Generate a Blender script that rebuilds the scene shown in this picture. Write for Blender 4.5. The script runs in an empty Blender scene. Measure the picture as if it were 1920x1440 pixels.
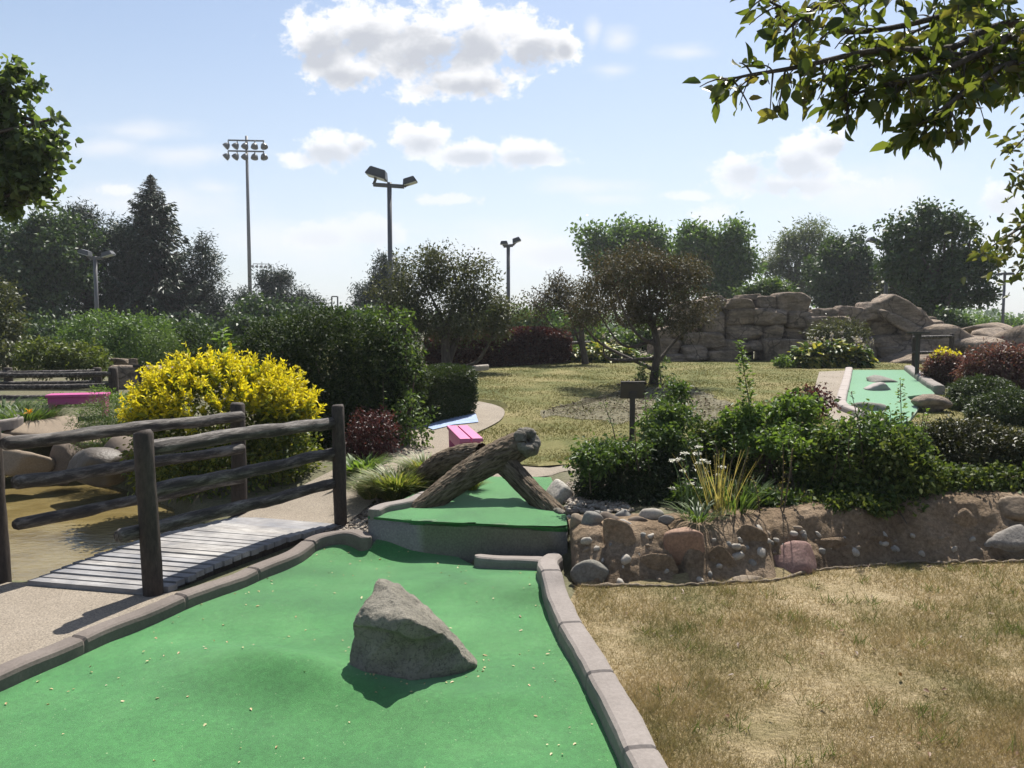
import bpy, bmesh, math
import numpy as np
from mathutils import Vector, Matrix
from mathutils.bvhtree import BVHTree

rng = np.random.default_rng(11)
S = bpy.context.scene
COL = S.collection

# ------------------------------------------------------------------ camera maths
F, CZ = 1507.0, 1.6
PT = math.atan(108 / F)
FW = np.array([0, math.cos(PT), -math.sin(PT)])
UP = np.array([0, math.sin(PT), math.cos(PT)])


def ray(px, py):
    return FW + np.array([1.0, 0, 0]) * (px - 960) / F + UP * (720 - py) / F


def at(px, py, Y):
    r = ray(px, py)
    return np.array([0, 0, CZ]) + r * (Y / r[1])


def onz(px, py, z):
    r = ray(px, py)
    return np.array([0, 0, CZ]) + r * ((z - CZ) / r[2])


# ------------------------------------------------------------------ noise
_perm = np.random.default_rng(3).permutation(512).astype(np.int64)
_grad = np.random.default_rng(5).normal(size=(512, 3))
_grad /= np.linalg.norm(_grad, axis=1)[:, None]


def pn(P, seed=0):
    P = np.asarray(P, float) + seed * 17.31
    i = np.floor(P).astype(np.int64)
    f = P - i
    u = f * f * f * (f * (f * 6 - 15) + 10)
    out = np.zeros(len(P))
    for dx in (0, 1):
        for dy in (0, 1):
            for dz in (0, 1):
                h = _perm[(i[:, 0] + dx + _perm[(i[:, 1] + dy + _perm[(i[:, 2] + dz) & 511]) & 511]) & 511]
                g = _grad[h]
                d = g[:, 0] * (f[:, 0] - dx) + g[:, 1] * (f[:, 1] - dy) + g[:, 2] * (f[:, 2] - dz)
                w = (u[:, 0] if dx else 1 - u[:, 0]) * (u[:, 1] if dy else 1 - u[:, 1]) * (u[:, 2] if dz else 1 - u[:, 2])
                out += w * d
    return out * 1.6


def fbm(P, octv=4, seed=0, gain=0.5):
    P = np.asarray(P, float)
    s, a, t = np.zeros(len(P)), 1.0, 0
    for k in range(octv):
        s += a * pn(P * 2 ** k, seed + k)
        t += a
        a *= gain
    return s / t


def sstep(t):
    t = np.clip(t, 0, 1)
    return t * t * (3 - 2 * t)


def sdpoly(x, y, poly):
    """signed distance to a polygon, negative inside"""
    x = np.asarray(x, float); y = np.asarray(y, float)
    d = np.full(x.shape, 1e9)
    ins = np.zeros(x.shape, bool)
    n = len(poly)
    for k in range(n):
        x0, y0 = poly[k][:2]; x1, y1 = poly[(k + 1) % n][:2]
        ex, ey = x1 - x0, y1 - y0
        t = np.clip(((x - x0) * ex + (y - y0) * ey) / (ex * ex + ey * ey + 1e-12), 0, 1)
        d = np.minimum(d, np.hypot(x - x0 - t * ex, y - y0 - t * ey))
        c = ((y0 > y) != (y1 > y)) & (x < (x1 - x0) * (y - y0) / (y1 - y0 + 1e-12) + x0)
        ins ^= c
    return np.where(ins, -d, d)


def spline(pts, k=8):
    """Catmull-Rom through pts (rows of any width)"""
    p = np.array(pts, float)
    p = np.vstack([2 * p[0] - p[1], p, 2 * p[-1] - p[-2]])
    out = []
    for i in range(1, len(p) - 2):
        for t in np.arange(k) / k:
            out.append(0.5 * (2 * p[i] + (p[i + 1] - p[i - 1]) * t + (2 * p[i - 1] - 5 * p[i] + 4 * p[i + 1] - p[i + 2]) * t * t
                              + (3 * p[i] - p[i - 1] - 3 * p[i + 1] + p[i + 2]) * t ** 3))
    out.append(p[-2])
    return np.array(out)


def unit(v):
    v = np.asarray(v, float)
    return v / (np.linalg.norm(v, axis=-1, keepdims=True) + 1e-12)


# ------------------------------------------------------------------ object helpers
def thing(name, label, cat, loc=(0, 0, 0), group=None):
    o = bpy.data.objects.new(name, None)
    COL.objects.link(o)
    o.empty_display_size = 0.2
    o.location = [float(c) for c in loc]
    return tag(o, label, cat, group)


def tag(o, label=None, cat=None, group=None, kind=None):
    if label: o['label'] = label
    if cat: o['category'] = cat
    if group: o['group'] = group
    if kind: o['kind'] = kind
    return o


def origin(o):
    v = np.zeros(3)
    while o is not None:
        v += np.array(o.location)
        o = o.parent
    return v


def link(name, me, m, parent=None, smooth=False, loc=None):
    o = bpy.data.objects.new(name, me)
    COL.objects.link(o)
    me.materials.append(m)
    if smooth:
        me.polygons.foreach_set('use_smooth', np.ones(len(me.polygons), bool))
    if parent is not None:
        o.parent = parent
    return o


def npmesh(name, V, Q, m, parent=None, smooth=False, uv=None):
    """V (n,3) world coordinates, Q (k,3 or 4) indices -> one mesh object"""
    V = np.asarray(V, float)
    off = origin(parent) if parent is not None else np.zeros(3)
    V = V - off
    Q = np.asarray(Q, np.int32)
    k = Q.shape[1]
    me = bpy.data.meshes.new(name)
    me.vertices.add(len(V))
    me.vertices.foreach_set('co', V.astype(np.float32).ravel())
    me.loops.add(Q.size)
    me.loops.foreach_set('vertex_index', Q.ravel())
    me.polygons.add(len(Q))
    me.polygons.foreach_set('loop_start', np.arange(len(Q), dtype=np.int32) * k)
    me.update(calc_edges=True)
    if uv is not None:
        l = me.uv_layers.new(name='UVMap')
        l.data.foreach_set('uv', np.asarray(uv, np.float32)[Q.ravel()].ravel())
    return link(name, me, m, parent, smooth)


class MB:
    def __init__(s):
        s.v, s.f, s.n = [], [], 0

    def add(s, V, faces):
        V = np.asarray(V, float)
        s.v.append(V)
        s.f += [tuple(int(i) + s.n for i in f) for f in faces]
        s.n += len(V)
        return s

    def tube(s, pts, rad, n=8, wob=0.0, seed=0, cap=True, flat=1.0, wscale=(6, 6, 6), ridge=0.0):
        p = np.array(pts, float)
        r = np.broadcast_to(np.asarray(rad, float), (len(p),)).copy()
        t = unit(np.gradient(p, axis=0))
        a = np.array([0, 0, 1.0]) if abs(t[0][2]) < .9 else np.array([1.0, 0, 0])
        u = unit(np.cross(t[0], a))
        V = []
        for i in range(len(p)):
            u = unit(u - t[i] * np.dot(u, t[i]))
            w = np.cross(t[i], u)
            ang = np.arange(n) * 2 * math.pi / n
            d = np.cos(ang)[:, None] * u + np.sin(ang)[:, None] * w * flat
            rr = np.full(n, r[i])
            if wob:
                q = p[i] + d * r[i]
                rr = rr * (1 + wob * fbm(q * np.array(wscale), 3, seed))
            if ridge:
                q = np.stack([np.cos(ang) * 3.2, np.sin(ang) * 3.2, np.full(n, i * 0.13)], 1)
                rr = rr * (1 - ridge * np.abs(fbm(q * 1.7, 3, seed + 4)))
            V.append(p[i] + d * rr[:, None])
        V = np.vstack(V)
        fs = []
        for i in range(len(p) - 1):
            for k in range(n):
                k2 = (k + 1) % n
                fs.append((i * n + k, i * n + k2, i * n + n + k2, i * n + n + k))
        if cap:
            fs.append(tuple(range(n - 1, -1, -1)))
            fs.append(tuple(range((len(p) - 1) * n, len(p) * n)))
        return s.add(V, fs)

    def box(s, c, size, R=None, bev=0.0):
        x, y, z = [q / 2 for q in size]
        bm = bmesh.new()
        bmesh.ops.create_cube(bm, size=1)
        for v in bm.verts:
            v.co = Vector((v.co.x * 2 * x, v.co.y * 2 * y, v.co.z * 2 * z))
        if bev:
            bmesh.ops.bevel(bm, geom=bm.edges[:], offset=bev, segments=2, affect='EDGES', profile=0.6)
        bm.verts.index_update()
        V = np.array([v.co[:] for v in bm.verts])
        fs = [[v.index for v in f.verts] for f in bm.faces]
        bm.free()
        if R is not None: V = V @ np.array(R).T
        return s.add(V + np.array(c), fs)

    def build(s, name, m, parent=None, smooth=False):
        off = origin(parent) if parent is not None else np.zeros(3)
        V = np.vstack(s.v) - off
        me = bpy.data.meshes.new(name)
        me.from_pydata([tuple(v) for v in V], [], s.f)
        me.update()
        return link(name, me, m, parent, smooth)


def rotz(a):
    c, s = math.cos(a), math.sin(a)
    return np.array([[c, -s, 0], [s, c, 0], [0, 0, 1.0]])


def roty(a):
    c, s = math.cos(a), math.sin(a)
    return np.array([[c, 0, s], [0, 1.0, 0], [-s, 0, c]])


def rotx(a):
    c, s = math.cos(a), math.sin(a)
    return np.array([[1.0, 0, 0], [0, c, -s], [0, s, c]])


_ico = {}


def ico(sub):
    if sub not in _ico:
        bm = bmesh.new()
        bmesh.ops.create_icosphere(bm, subdivisions=sub, radius=1)
        bm.verts.index_update()
        _ico[sub] = (unit(np.array([v.co[:] for v in bm.verts])), np.array([[v.index for v in f.verts] for f in bm.faces]))
        bm.free()
    return _ico[sub]


def rock_verts(c, rad, seed, sub=4, facets=16, soft=14.0, amp=0.05, scale=2.5, box=0.0, rz=0.0, fine=0.0):
    """a facetted boulder: soft minimum of random planes, roughened by noise"""
    D, T = ico(sub)
    r = np.random.default_rng(seed)
    N = unit(r.normal(size=(facets, 3)))
    h = r.uniform(0.78, 1.0, facets)
    if box:
        B = np.vstack([np.eye(3), -np.eye(3)])
        B = unit(B + r.normal(size=B.shape) * .1)
        N = np.vstack([N, B]); h = np.concatenate([h * (1 + .35 * box), np.full(6, 0.9)])
    q = np.maximum(D @ N.T, 1e-3) / h
    inv = (np.sum(q ** soft, axis=1)) ** (1 / soft)
    R = 1 / inv
    R = np.minimum(R, 1.5)
    V = D * R[:, None]
    V = V * (1 + amp * fbm(V * scale, 5, seed % 50)[:, None])
    if fine:
        V = V * (1 + fine * fbm(V * scale * 6, 3, seed % 50 + 3)[:, None])
    V = V * np.array(rad)
    return V @ rotz(rz).T + np.array(c), T


def hull_rock(pts, sub, amp, scale, seed, smooth=2, fine=0.0):
    bm = bmesh.new()
    for p in pts: bm.verts.new(p)
    bmesh.ops.convex_hull(bm, input=bm.verts[:])
    bmesh.ops.triangulate(bm, faces=bm.faces[:])
    tree = BVHTree.FromBMesh(bm)
    D, T = ico(sub)
    c = np.mean(np.array(pts, float), axis=0)
    V = []
    for d in D:
        hit = tree.ray_cast(Vector(c + d * 20), Vector(-d), 40)
        V.append(np.array(hit[0]) if hit[0] is not None else c)
    bm.free()
    V = np.array(V)
    # relax the edges a little
    E = np.vstack([T[:, [0, 1]], T[:, [1, 2]], T[:, [2, 0]]])
    for _ in range(smooth):
        acc = np.zeros_like(V); cnt = np.zeros(len(V))
        np.add.at(acc, E[:, 0], V[E[:, 1]]); np.add.at(cnt, E[:, 0], 1)
        V = V * .4 + .6 * acc / cnt[:, None]
    out = unit(V - c)
    V = V + out * (amp * fbm(V * scale, 5, seed))[:, None]
    if fine: V = V + out * (fine * fbm(V * scale * 7, 3, seed + 5))[:, None]
    return V, T


# ------------------------------------------------------------------ materials
def mat(name):
    m = bpy.data.materials.new(name)
    m.use_nodes = True
    nt = m.node_tree
    b = nt.nodes['Principled BSDF']
    return m, nt, b


def N(nt, t, **kw):
    n = nt.nodes.new(t)
    for k, v in kw.items():
        if hasattr(n, k) and k not in n.inputs: setattr(n, k, v)
        else: n.inputs[k].default_value = v
    return n


def ramp(nt, fac, cols, pos=None):
    r = nt.nodes.new('ShaderNodeValToRGB')
    e = r.color_ramp.elements
    n = len(cols)
    pos = pos or [i / (n - 1) for i in range(n)]
    while len(e) < n: e.new(0.5)
    for i in range(n):
        e[i].position = pos[i]
        e[i].color = (*cols[i], 1)
    nt.links.new(fac, r.inputs['Fac'])
    return r.outputs['Color']


def coords(nt, world=False, scale=(1, 1, 1), rot=(0, 0, 0), uv=False):
    if world:
        g = nt.nodes.new('ShaderNodeNewGeometry').outputs['Position']
    else:
        g = nt.nodes.new('ShaderNodeTexCoord').outputs['UV' if uv else 'Object']
    mp = nt.nodes.new('ShaderNodeMapping')
    mp.inputs['Scale'].default_value = scale
    mp.inputs['Rotation'].default_value = rot
    nt.links.new(g, mp.inputs['Vector'])
    return mp.outputs['Vector']


def coords2(nt, rot, scale):
    """world position turned first, then stretched"""
    a = coords(nt, True, (1, 1, 1), rot)
    mp = nt.nodes.new('ShaderNodeMapping'); mp.inputs['Scale'].default_value = scale
    nt.links.new(a, mp.inputs['Vector'])
    return mp.outputs['Vector']


def noise(nt, vec, scale, detail=5, rough=.55, dist=0):
    n = nt.nodes.new('ShaderNodeTexNoise')
    n.inputs['Scale'].default_value = scale
    n.inputs['Detail'].default_value = detail
    n.inputs['Roughness'].default_value = rough
    n.inputs['Distortion'].default_value = dist
    nt.links.new(vec, n.inputs['Vector'])
    return n.outputs['Fac']


def mixc(nt, fac, a, b, mode='MIX'):
    n = nt.nodes.new('ShaderNodeMix')
    n.data_type = 'RGBA'
    n.blend_type = mode
    n.clamp_factor = True
    for s, v in ((n.inputs[0], fac), (n.inputs[6], a), (n.inputs[7], b)):
        if hasattr(v, 'is_output'): nt.links.new(v, s)
        elif isinstance(v, (int, float)): s.default_value = v
        else: s.default_value = (*v, 1)
    return n.outputs[2]


def math_(nt, op, a, b=0.0, c=None, clamp=False):
    n = nt.nodes.new('ShaderNodeMath')
    n.operation = op
    n.use_clamp = clamp
    for i, v in enumerate((a, b, c)):
        if v is None: continue
        if hasattr(v, 'is_output'): nt.links.new(v, n.inputs[i])
        else: n.inputs[i].default_value = v
    return n.outputs[0]


def mrange(nt, v, a, b, c=0.0, d=1.0, smooth=True):
    n = nt.nodes.new('ShaderNodeMapRange')
    n.interpolation_type = 'SMOOTHSTEP' if smooth else 'LINEAR'
    nt.links.new(v, n.inputs['Value'])
    for k, x in zip(('From Min', 'From Max', 'To Min', 'To Max'), (a, b, c, d)): n.inputs[k].default_value = x
    return n.outputs['Result']


def bump(nt, b, h, strength=.5, dist=.02, prev=None):
    n = nt.nodes.new('ShaderNodeBump')
    n.inputs['Strength'].default_value = strength
    n.inputs['Distance'].default_value = dist
    nt.links.new(h, n.inputs['Height'])
    if prev is not None: nt.links.new(prev, n.inputs['Normal'])
    nt.links.new(n.outputs['Normal'], b.inputs['Normal'])
    return n.outputs['Normal']


def surf(name, cols, scale=4, pos=None, rough=.85, bs=.5, bd=.02, bscale=30, world=False, stretch=(1, 1, 1), fine=None, finew=.35, spec=.3, detail=6):
    """noise-coloured surface with a second, finer mottle and bump"""
    m, nt, b = mat(name)
    v = coords(nt, world, stretch)
    c = ramp(nt, noise(nt, v, scale, detail), cols, pos)
    if fine:
        f = noise(nt, v, fine, 4, .7)
        f2 = mrange(nt, f, .3, .7, 1 - finew, 1 + finew, False)
        mul = nt.nodes.new('ShaderNodeVectorMath'); mul.operation = 'SCALE'
        nt.links.new(c, mul.inputs[0]); nt.links.new(f2, mul.inputs['Scale'])
        c = mul.outputs[0]
    nt.links.new(c, b.inputs['Base Color'])
    b.inputs['Roughness'].default_value = rough
    b.inputs['Specular IOR Level'].default_value = spec
    if bs: bump(nt, b, noise(nt, v, bscale, 6, .65), bs, bd)
    return m


def leafmat(name, cols, trans=.4, tcol=(1.25, 1.25, .55), rough=.5, pos=None, spec=.35, patch=None):
    """leaves: colour by leaf, light passing through"""
    m, nt, b = mat(name)
    g = nt.nodes.new('ShaderNodeNewGeometry')
    fac = g.outputs['Random Per Island']
    if patch:
        nz = noise(nt, coords(nt, True), patch, 3, .5)
        fac = math_(nt, 'ADD', math_(nt, 'MULTIPLY', fac, .45), mrange(nt, nz, .3, .7, 0, .55, False))
    c = ramp(nt, fac, cols, pos)
    nt.links.new(c, b.inputs['Base Color'])
    b.inputs['Roughness'].default_value = rough
    b.inputs['Specular IOR Level'].default_value = spec
    if trans:
        t = nt.nodes.new('ShaderNodeBsdfTranslucent')
        nt.links.new(mixc(nt, 1.0, c, tcol, 'MULTIPLY'), t.inputs['Color'])
        mx = nt.nodes.new('ShaderNodeMixShader')
        mx.inputs[0].default_value = trans
        nt.links.new(b.outputs[0], mx.inputs[1]); nt.links.new(t.outputs[0], mx.inputs[2])
        nt.links.new(mx.outputs[0], nt.nodes['Material Output'].inputs['Surface'])
    return m


def paint(name, col, rough=.5, metal=0.0, var=.12, spec=.4):
    return surf(name, [tuple(c * (1 - var) for c in col), tuple(c * (1 + var) for c in col)], 9, rough=rough, bs=.15, bd=.004, bscale=60, spec=spec)


# ------------------------------------------------------------------ foliage
LEAF_Q = (np.array([[0, 0, 0], [.45, .5, .06], [1, 0, -.12], [.45, -.5, .06]]), np.array([[0, 1, 2, 3]]))
LEAF_6 = (np.array([[0, 0, 0], [.3, .45, .10], [.7, .36, .03], [1, 0, -.16], [.7, -.36, .03], [.3, -.45, .10]]),
          np.array([[0, 3, 2, 1], [0, 5, 4, 3]]))
LEAF_N = (np.array([[0, 0, 0], [.35, 0, -.02], [.7, 0, -.07], [1, 0, -.17], [.14, .26, .05], [.36, .45, .10], [.68, .37, .04], [.88, .15, -.07],
                    [.14, -.26, .05], [.36, -.45, .10], [.68, -.37, .04], [.88, -.15, -.07]]),
          np.array([[0, 1, 5, 4], [1, 2, 6, 5], [2, 3, 7, 6], [0, 8, 9, 1], [1, 9, 10, 2], [2, 10, 11, 3]]))
BLADE = (np.array([[0, .5, 0], [0, -.5, 0], [.5, -.4, .0], [.5, .4, .0], [.85, -.2, -.12], [.85, .2, -.12], [1, 0, -.25], [1, 0.02, -.25]]),
         np.array([[0, 1, 2, 3], [3, 2, 4, 5], [5, 4, 6, 7]]))
TUFT = (np.array([[0, .5, 0], [0, -.5, 0], [1, -.06, -.05], [1, .06, -.05]]), np.array([[0, 1, 2, 3]]))


def scatter(name, P, A, Nn, L, W, tmpl, m, parent=None):
    """many leaves as one mesh: P base, A axis, Nn approximate normal, L length, W width/length"""
    A = unit(A)
    B = unit(np.cross(Nn, A))
    C = np.cross(A, B)
    tv, tf = tmpl
    n, k = len(P), len(tv)
    L = np.broadcast_to(np.asarray(L, float), (n,)); W = np.broadcast_to(np.asarray(W, float), (n,))
    V = (P[:, None, :] + A[:, None, :] * (tv[None, :, 0:1] * L[:, None, None]) + B[:, None, :] * (tv[None, :, 1:2] * (L * W)[:, None, None])
         + C[:, None, :] * (tv[None, :, 2:3] * L[:, None, None]))
    Q = (tf[None] + (np.arange(n) * k)[:, None, None]).reshape(-1, tf.shape[1])
    return npmesh(name, V.reshape(-1, 3), Q, m, parent)


def rnd_dirs(n):
    return unit(rng.normal(size=(n, 3)))


def cloud(blobs, nclump, per, clump_r, shell=.55, lump=.25, lumpf=2.2, seed=0, up=0.0):
    """leaf positions in clumps spread through ellipsoids; returns positions, outward directions, clump centres"""
    C = np.array([b[0] for b in blobs]); R = np.array([b[1] for b in blobs])
    w = (R[:, 0] * R[:, 1] * R[:, 2]) ** (2 / 3)
    bi = rng.choice(len(blobs), nclump, p=w / w.sum())
    d = rnd_dirs(nclump)
    if up: d = unit(d + np.array([0, 0, up]))
    rr = (shell + (1 - shell) * rng.random(nclump) ** .6)
    rr = rr * (1 + lump * fbm(d * lumpf + C[bi] * .37, 3, seed))
    cc = C[bi] + d * R[bi] * rr[:, None]
    # drop clumps lying deep inside another blob
    keep = np.ones(nclump, bool)
    for j in range(len(blobs)):
        q = np.linalg.norm((cc - C[j]) / R[j], axis=1)
        keep &= ~((q < shell * .7) & (bi != j))
    cc, d = cc[keep], d[keep]
    n = len(cc) * per
    P = np.repeat(cc, per, 0) + rng.normal(size=(n, 3)) * clump_r * .5
    O = np.repeat(d, per, 0)
    return P, O, cc


def expand(blobs, k=9, s=(.30, .52), seed=0, reach=.78, flat=.8):
    """break each ellipsoid into smaller lobes so the outline is uneven"""
    r = np.random.default_rng(seed + 100)
    out = []
    for c, R in blobs:
        d = unit(r.normal(size=(k, 3)) + np.array([0, 0, .15]))
        for q in d:
            f = r.uniform(*s)
            out.append((c + q * R * (reach * r.uniform(.75, 1.15)), R * f * np.array([1.15, 1.15, flat])))
        out.append((c, R * .55))
    return out


def crown(name, m, parent, blobs, nclump, per, clump_r, size, wid=.55, shell=.55, tmpl=LEAF_Q, droop=.2, lump=.25, lumpf=2.2, seed=0, zmin=None, flat=.6, up=0.0, out=.6, lobes=0):
    if lobes: blobs = expand(blobs, lobes, seed=seed + int(abs(blobs[0][0][0]) * 10) % 97)
    P, O, cc = cloud(blobs, nclump, per, clump_r, shell, lump, lumpf, seed, up)
    if zmin is not None:
        k = P[:, 2] > zmin
        P, O = P[k], O[k]
    n = len(P)
    A = unit(O * out + rnd_dirs(n) * .8 + np.array([0, 0, -droop]))
    Nn = unit(rnd_dirs(n) + np.array([0, 0, flat]) + O * .4)
    L = size * rng.uniform(.65, 1.25, n)
    return scatter(name, P, A, Nn, L, wid * rng.uniform(.8, 1.2, n), tmpl, m, parent), cc


def limbs(name, m, parent, base, top, r0, targets, ntwig=40, cc=None, n=8, seed=0, split=.45, bend=.15, twig_r=.12):
    """tapered trunk with limbs to targets and twigs to clump centres"""
    r = np.random.default_rng(seed)
    mb = MB()
    base = np.array(base, float); top = np.array(top, float)
    H = np.linalg.norm(top - base)
    mid = (base + top) / 2 + r.normal(size=3) * np.array([1, 1, 0]) * H * bend * .3
    tr = spline([base - [0, 0, .1], base + (mid - base) * .15, mid, top], 6)
    rad = r0 * np.interp(np.arange(len(tr)), [0, 3, len(tr) - 1], [1.35, 1.0, .55])
    mb.tube(tr, rad, n + 2, wob=.15, seed=seed, wscale=(5, 5, 2))
    ends = []
    for t in targets:
        t = np.array(t, float)
        i = int(len(tr) * r.uniform(split, .95))
        i = min(i, len(tr) - 1)
        p0 = tr[i]
        md = (p0 + t) / 2 + r.normal(size=3) * np.linalg.norm(t - p0) * bend + np.array([0, 0, -.05 * np.linalg.norm(t - p0)])
        sp = spline([p0, md, t], 6)
        mb.tube(sp, np.linspace(rad[i] * .55, rad[i] * .16, len(sp)), n - 2, wob=.1, seed=seed)
        ends.append(sp)
    if cc is not None and len(cc) and ends:
        allp = np.vstack([e[4:] for e in ends])
        for c in cc[r.choice(len(cc), min(ntwig, len(cc)), replace=False)]:
            p0 = allp[np.argmin(np.linalg.norm(allp - c, axis=1))]
            md = (p0 + c) / 2 + r.normal(size=3) * np.linalg.norm(c - p0) * .12
            mb.tube(spline([p0, md, c], 3), np.linspace(r0 * twig_r, r0 * .03, 7), 4, cap=False)
    return mb.build(name, m, parent, True)


def B(px, py, rx, ry, Y, dy=0.0, ky=.8):
    """ellipsoid seen at pixel (px,py) with pixel radii, standing at depth Y"""
    Y = Y + dy
    c = at(px, py, Y)
    a, b = rx * Y / F, ry * Y / F
    return (c, np.array([a, ky * (a + b) / 2 if ky < 5 else ky - 5, b]))

# ------------------------------------------------------------------ world, sun, camera
SHX, SHY = -.18, -.62                       # shadow cast by one metre of height
SUN = unit([-SHX, -SHY, 1.0])
EL = math.asin(SUN[2]); AZ = math.atan2(SUN[0], SUN[1])
W = bpy.data.worlds.new('World'); S.world = W
W.use_nodes = True
nt = W.node_tree
bg = nt.nodes['Background']
SKYS = .072
bg.inputs['Strength'].default_value = SKYS
sky = nt.nodes.new('ShaderNodeTexSky')
sky.sky_type = 'NISHITA'; sky.sun_disc = False
sky.sun_elevation = EL; sky.sun_rotation = AZ
sky.air_density = 1.0; sky.dust_density = 1.0; sky.ozone_density = 1.0
tc = nt.nodes.new('ShaderNodeTexCoord')
sep = nt.nodes.new('ShaderNodeSeparateXYZ')
nt.links.new(tc.outputs['Generated'], sep.inputs[0])
yy = math_(nt, 'MAXIMUM', math_(nt, 'ABSOLUTE', sep.outputs[1]), .15)
uu = math_(nt, 'DIVIDE', sep.outputs[0], yy); vv = math_(nt, 'DIVIDE', sep.outputs[2], yy)
cmb = nt.nodes.new('ShaderNodeCombineXYZ')
nt.links.new(uu, cmb.inputs[0]); nt.links.new(vv, cmb.inputs[1])
UV = cmb.outputs[0]


def vmath(op, a, b):
    n = nt.nodes.new('ShaderNodeVectorMath'); n.operation = op
    for i, v in enumerate((a, b)):
        if hasattr(v, 'is_output'): nt.links.new(v, n.inputs[i])
        else: n.inputs[i].default_value = v
    return n


def blobs2d(lst):
    acc = None
    for (px, py, rx, ry) in lst:
        c = at(px, py, 1.0)
        d = vmath('SUBTRACT', UV, (c[0], c[2] - CZ, 0)).outputs[0]
        d = vmath('MULTIPLY', d, (F / rx, F / ry, 0)).outputs[0]
        l = vmath('LENGTH', d, (0, 0, 0)).outputs['Value']
        if acc is None: acc = l
        else: acc = math_(nt, 'SMOOTH_MIN', acc, l, .35)
    return acc


cum = [(600, 85, 75, 60), (680, 55, 90, 60), (780, 75, 120, 75), (900, 70, 110, 70), (1000, 85, 80, 50), (860, 150, 110, 34), (640, 130, 85, 40), (1060, 85, 28, 30),
       (620, 278, 70, 34), (555, 298, 45, 18), (668, 268, 28, 28), (790, 262, 55, 30), (880, 288, 75, 24), (985, 288, 85, 26), (1040, 302, 40, 14),
       (1395, 318, 55, 34), (1500, 300, 80, 40), (1560, 268, 48, 34), (1480, 345, 130, 26),
       (1325, 403, 48, 22), (840, 374, 60, 14), (700, 436, 60, 26), (600, 440, 80, 24), (1040, 470, 90, 30), (1880, 375, 50, 34), (210, 356, 36, 15), (1290, 368, 45, 11)]
wis = [(270, 245, 120, 26), (340, 290, 150, 26), (200, 275, 90, 24), (400, 352, 60, 18), (1150, 132, 50, 18), (1112, 62, 16, 26), (1160, 76, 34, 24), (1165, 74, 20, 14), (1290, 98, 70, 20), (1130, 372, 80, 14), (600, 460, 240, 70),
       (950, 470, 260, 70), (1600, 360, 280, 60), (1100, 350, 120, 20), (1750, 470, 300, 60), (250, 380, 260, 50)]
n1 = noise(nt, UV, 13, 10, .62, .25)
n1b = noise(nt, vmath('MULTIPLY', UV, (1, 1.4, 1)).outputs[0], 40, 6, .62, .1)
nn_ = math_(nt, 'ADD', math_(nt, 'MULTIPLY', math_(nt, 'SUBTRACT', n1, .5), 2.9), math_(nt, 'MULTIPLY', math_(nt, 'SUBTRACT', n1b, .5), 1.7))
cum = [(a_, b_, c_ * 1.12, d_ * (1.22 if d_ > 22 else 1.05)) for a_, b_, c_, d_ in cum]
dC = math_(nt, 'SUBTRACT', 1.0, blobs2d(cum))
dens = math_(nt, 'ADD', dC, nn_)
aC = mrange(nt, dens, -.02, .50)
# the thick undersides and middles go grey, the rims stay white
cum_ = cum
core = [(px_, py_ + ry_ * .30, rx_ * .72, ry_ * .55) for px_, py_, rx_, ry_ in cum if ry_ >= 24]
n4 = noise(nt, vmath('MULTIPLY', UV, (1, 1.3, 1)).outputs[0], 19, 7, .6, .2)
dK = math_(nt, 'ADD', math_(nt, 'SUBTRACT', 1.0, blobs2d(core)), math_(nt, 'MULTIPLY', math_(nt, 'SUBTRACT', n4, .5), 1.9))
thick = mrange(nt, dK, -.35, .75)
n3 = noise(nt, vmath('MULTIPLY', UV, (1, 2.2, 1)).outputs[0], 7, 6, .6)
dW = math_(nt, 'ADD', math_(nt, 'SUBTRACT', 1.0, blobs2d(wis)), math_(nt, 'MULTIPLY', math_(nt, 'SUBTRACT', n3, .5), 2.6))
aW = mrange(nt, dW, -.2, 1.2, 0, .78)
# haze towards the horizon, all round
dt = vmath('DOT_PRODUCT', tc.outputs['Generated'], tuple(SUN)).outputs['Value']
hz = math_(nt, 'MULTIPLY', mrange(nt, sep.outputs[2], 0.0, .40, .66, 0.08), mrange(nt, dt, -.6, .45, .3, 1.0))
base = mixc(nt, hz, sky.outputs[0], (5.5, 5.95, 6.65))
base = mixc(nt, aW, base, (6.6, 6.8, 7.2))
ccol = mixc(nt, thick, (7.9, 7.9, 8.0), (4.3, 4.5, 4.95))
# farther, lower clouds lose contrast in the haze
ccol = mixc(nt, mrange(nt, vv, .10, .30, .78, 0.0), ccol, (6.5, 6.65, 7.0))
aC = math_(nt, 'MULTIPLY', aC, mrange(nt, vv, .05, .30, .55, 1.0))
allc = mixc(nt, aC, base, ccol)
nt.links.new(allc, bg.inputs['Color'])

sl = bpy.data.lights.new('sun', 'SUN')
sl.energy = 5.0; sl.angle = math.radians(.5); sl.color = (1, .955, .88)
so = bpy.data.objects.new('sun', sl); COL.objects.link(so)
so.rotation_euler = Vector(-SUN).to_track_quat('-Z', 'Y').to_euler()
so.location = (6, 20, 40)

cam = bpy.data.cameras.new('camera')
cam.sensor_width = 36; cam.lens = F / 1920 * 36; cam.clip_end = 3000; cam.clip_start = .02
co = bpy.data.objects.new('camera', cam); COL.objects.link(co)
co.location = (0, 0, CZ); co.rotation_euler = (math.pi / 2 - PT, 0, 0)
S.camera = co
S.view_settings.view_transform = 'Standard'; S.view_settings.look = 'None'
S.view_settings.exposure = 0.95; S.view_settings.gamma = 1
S.cycles.max_bounces = 8; S.cycles.transparent_max_bounces = 8
S.cycles.diffuse_bounces = 4; S.cycles.transmission_bounces = 4
S.cycles.use_denoising = True

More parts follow.
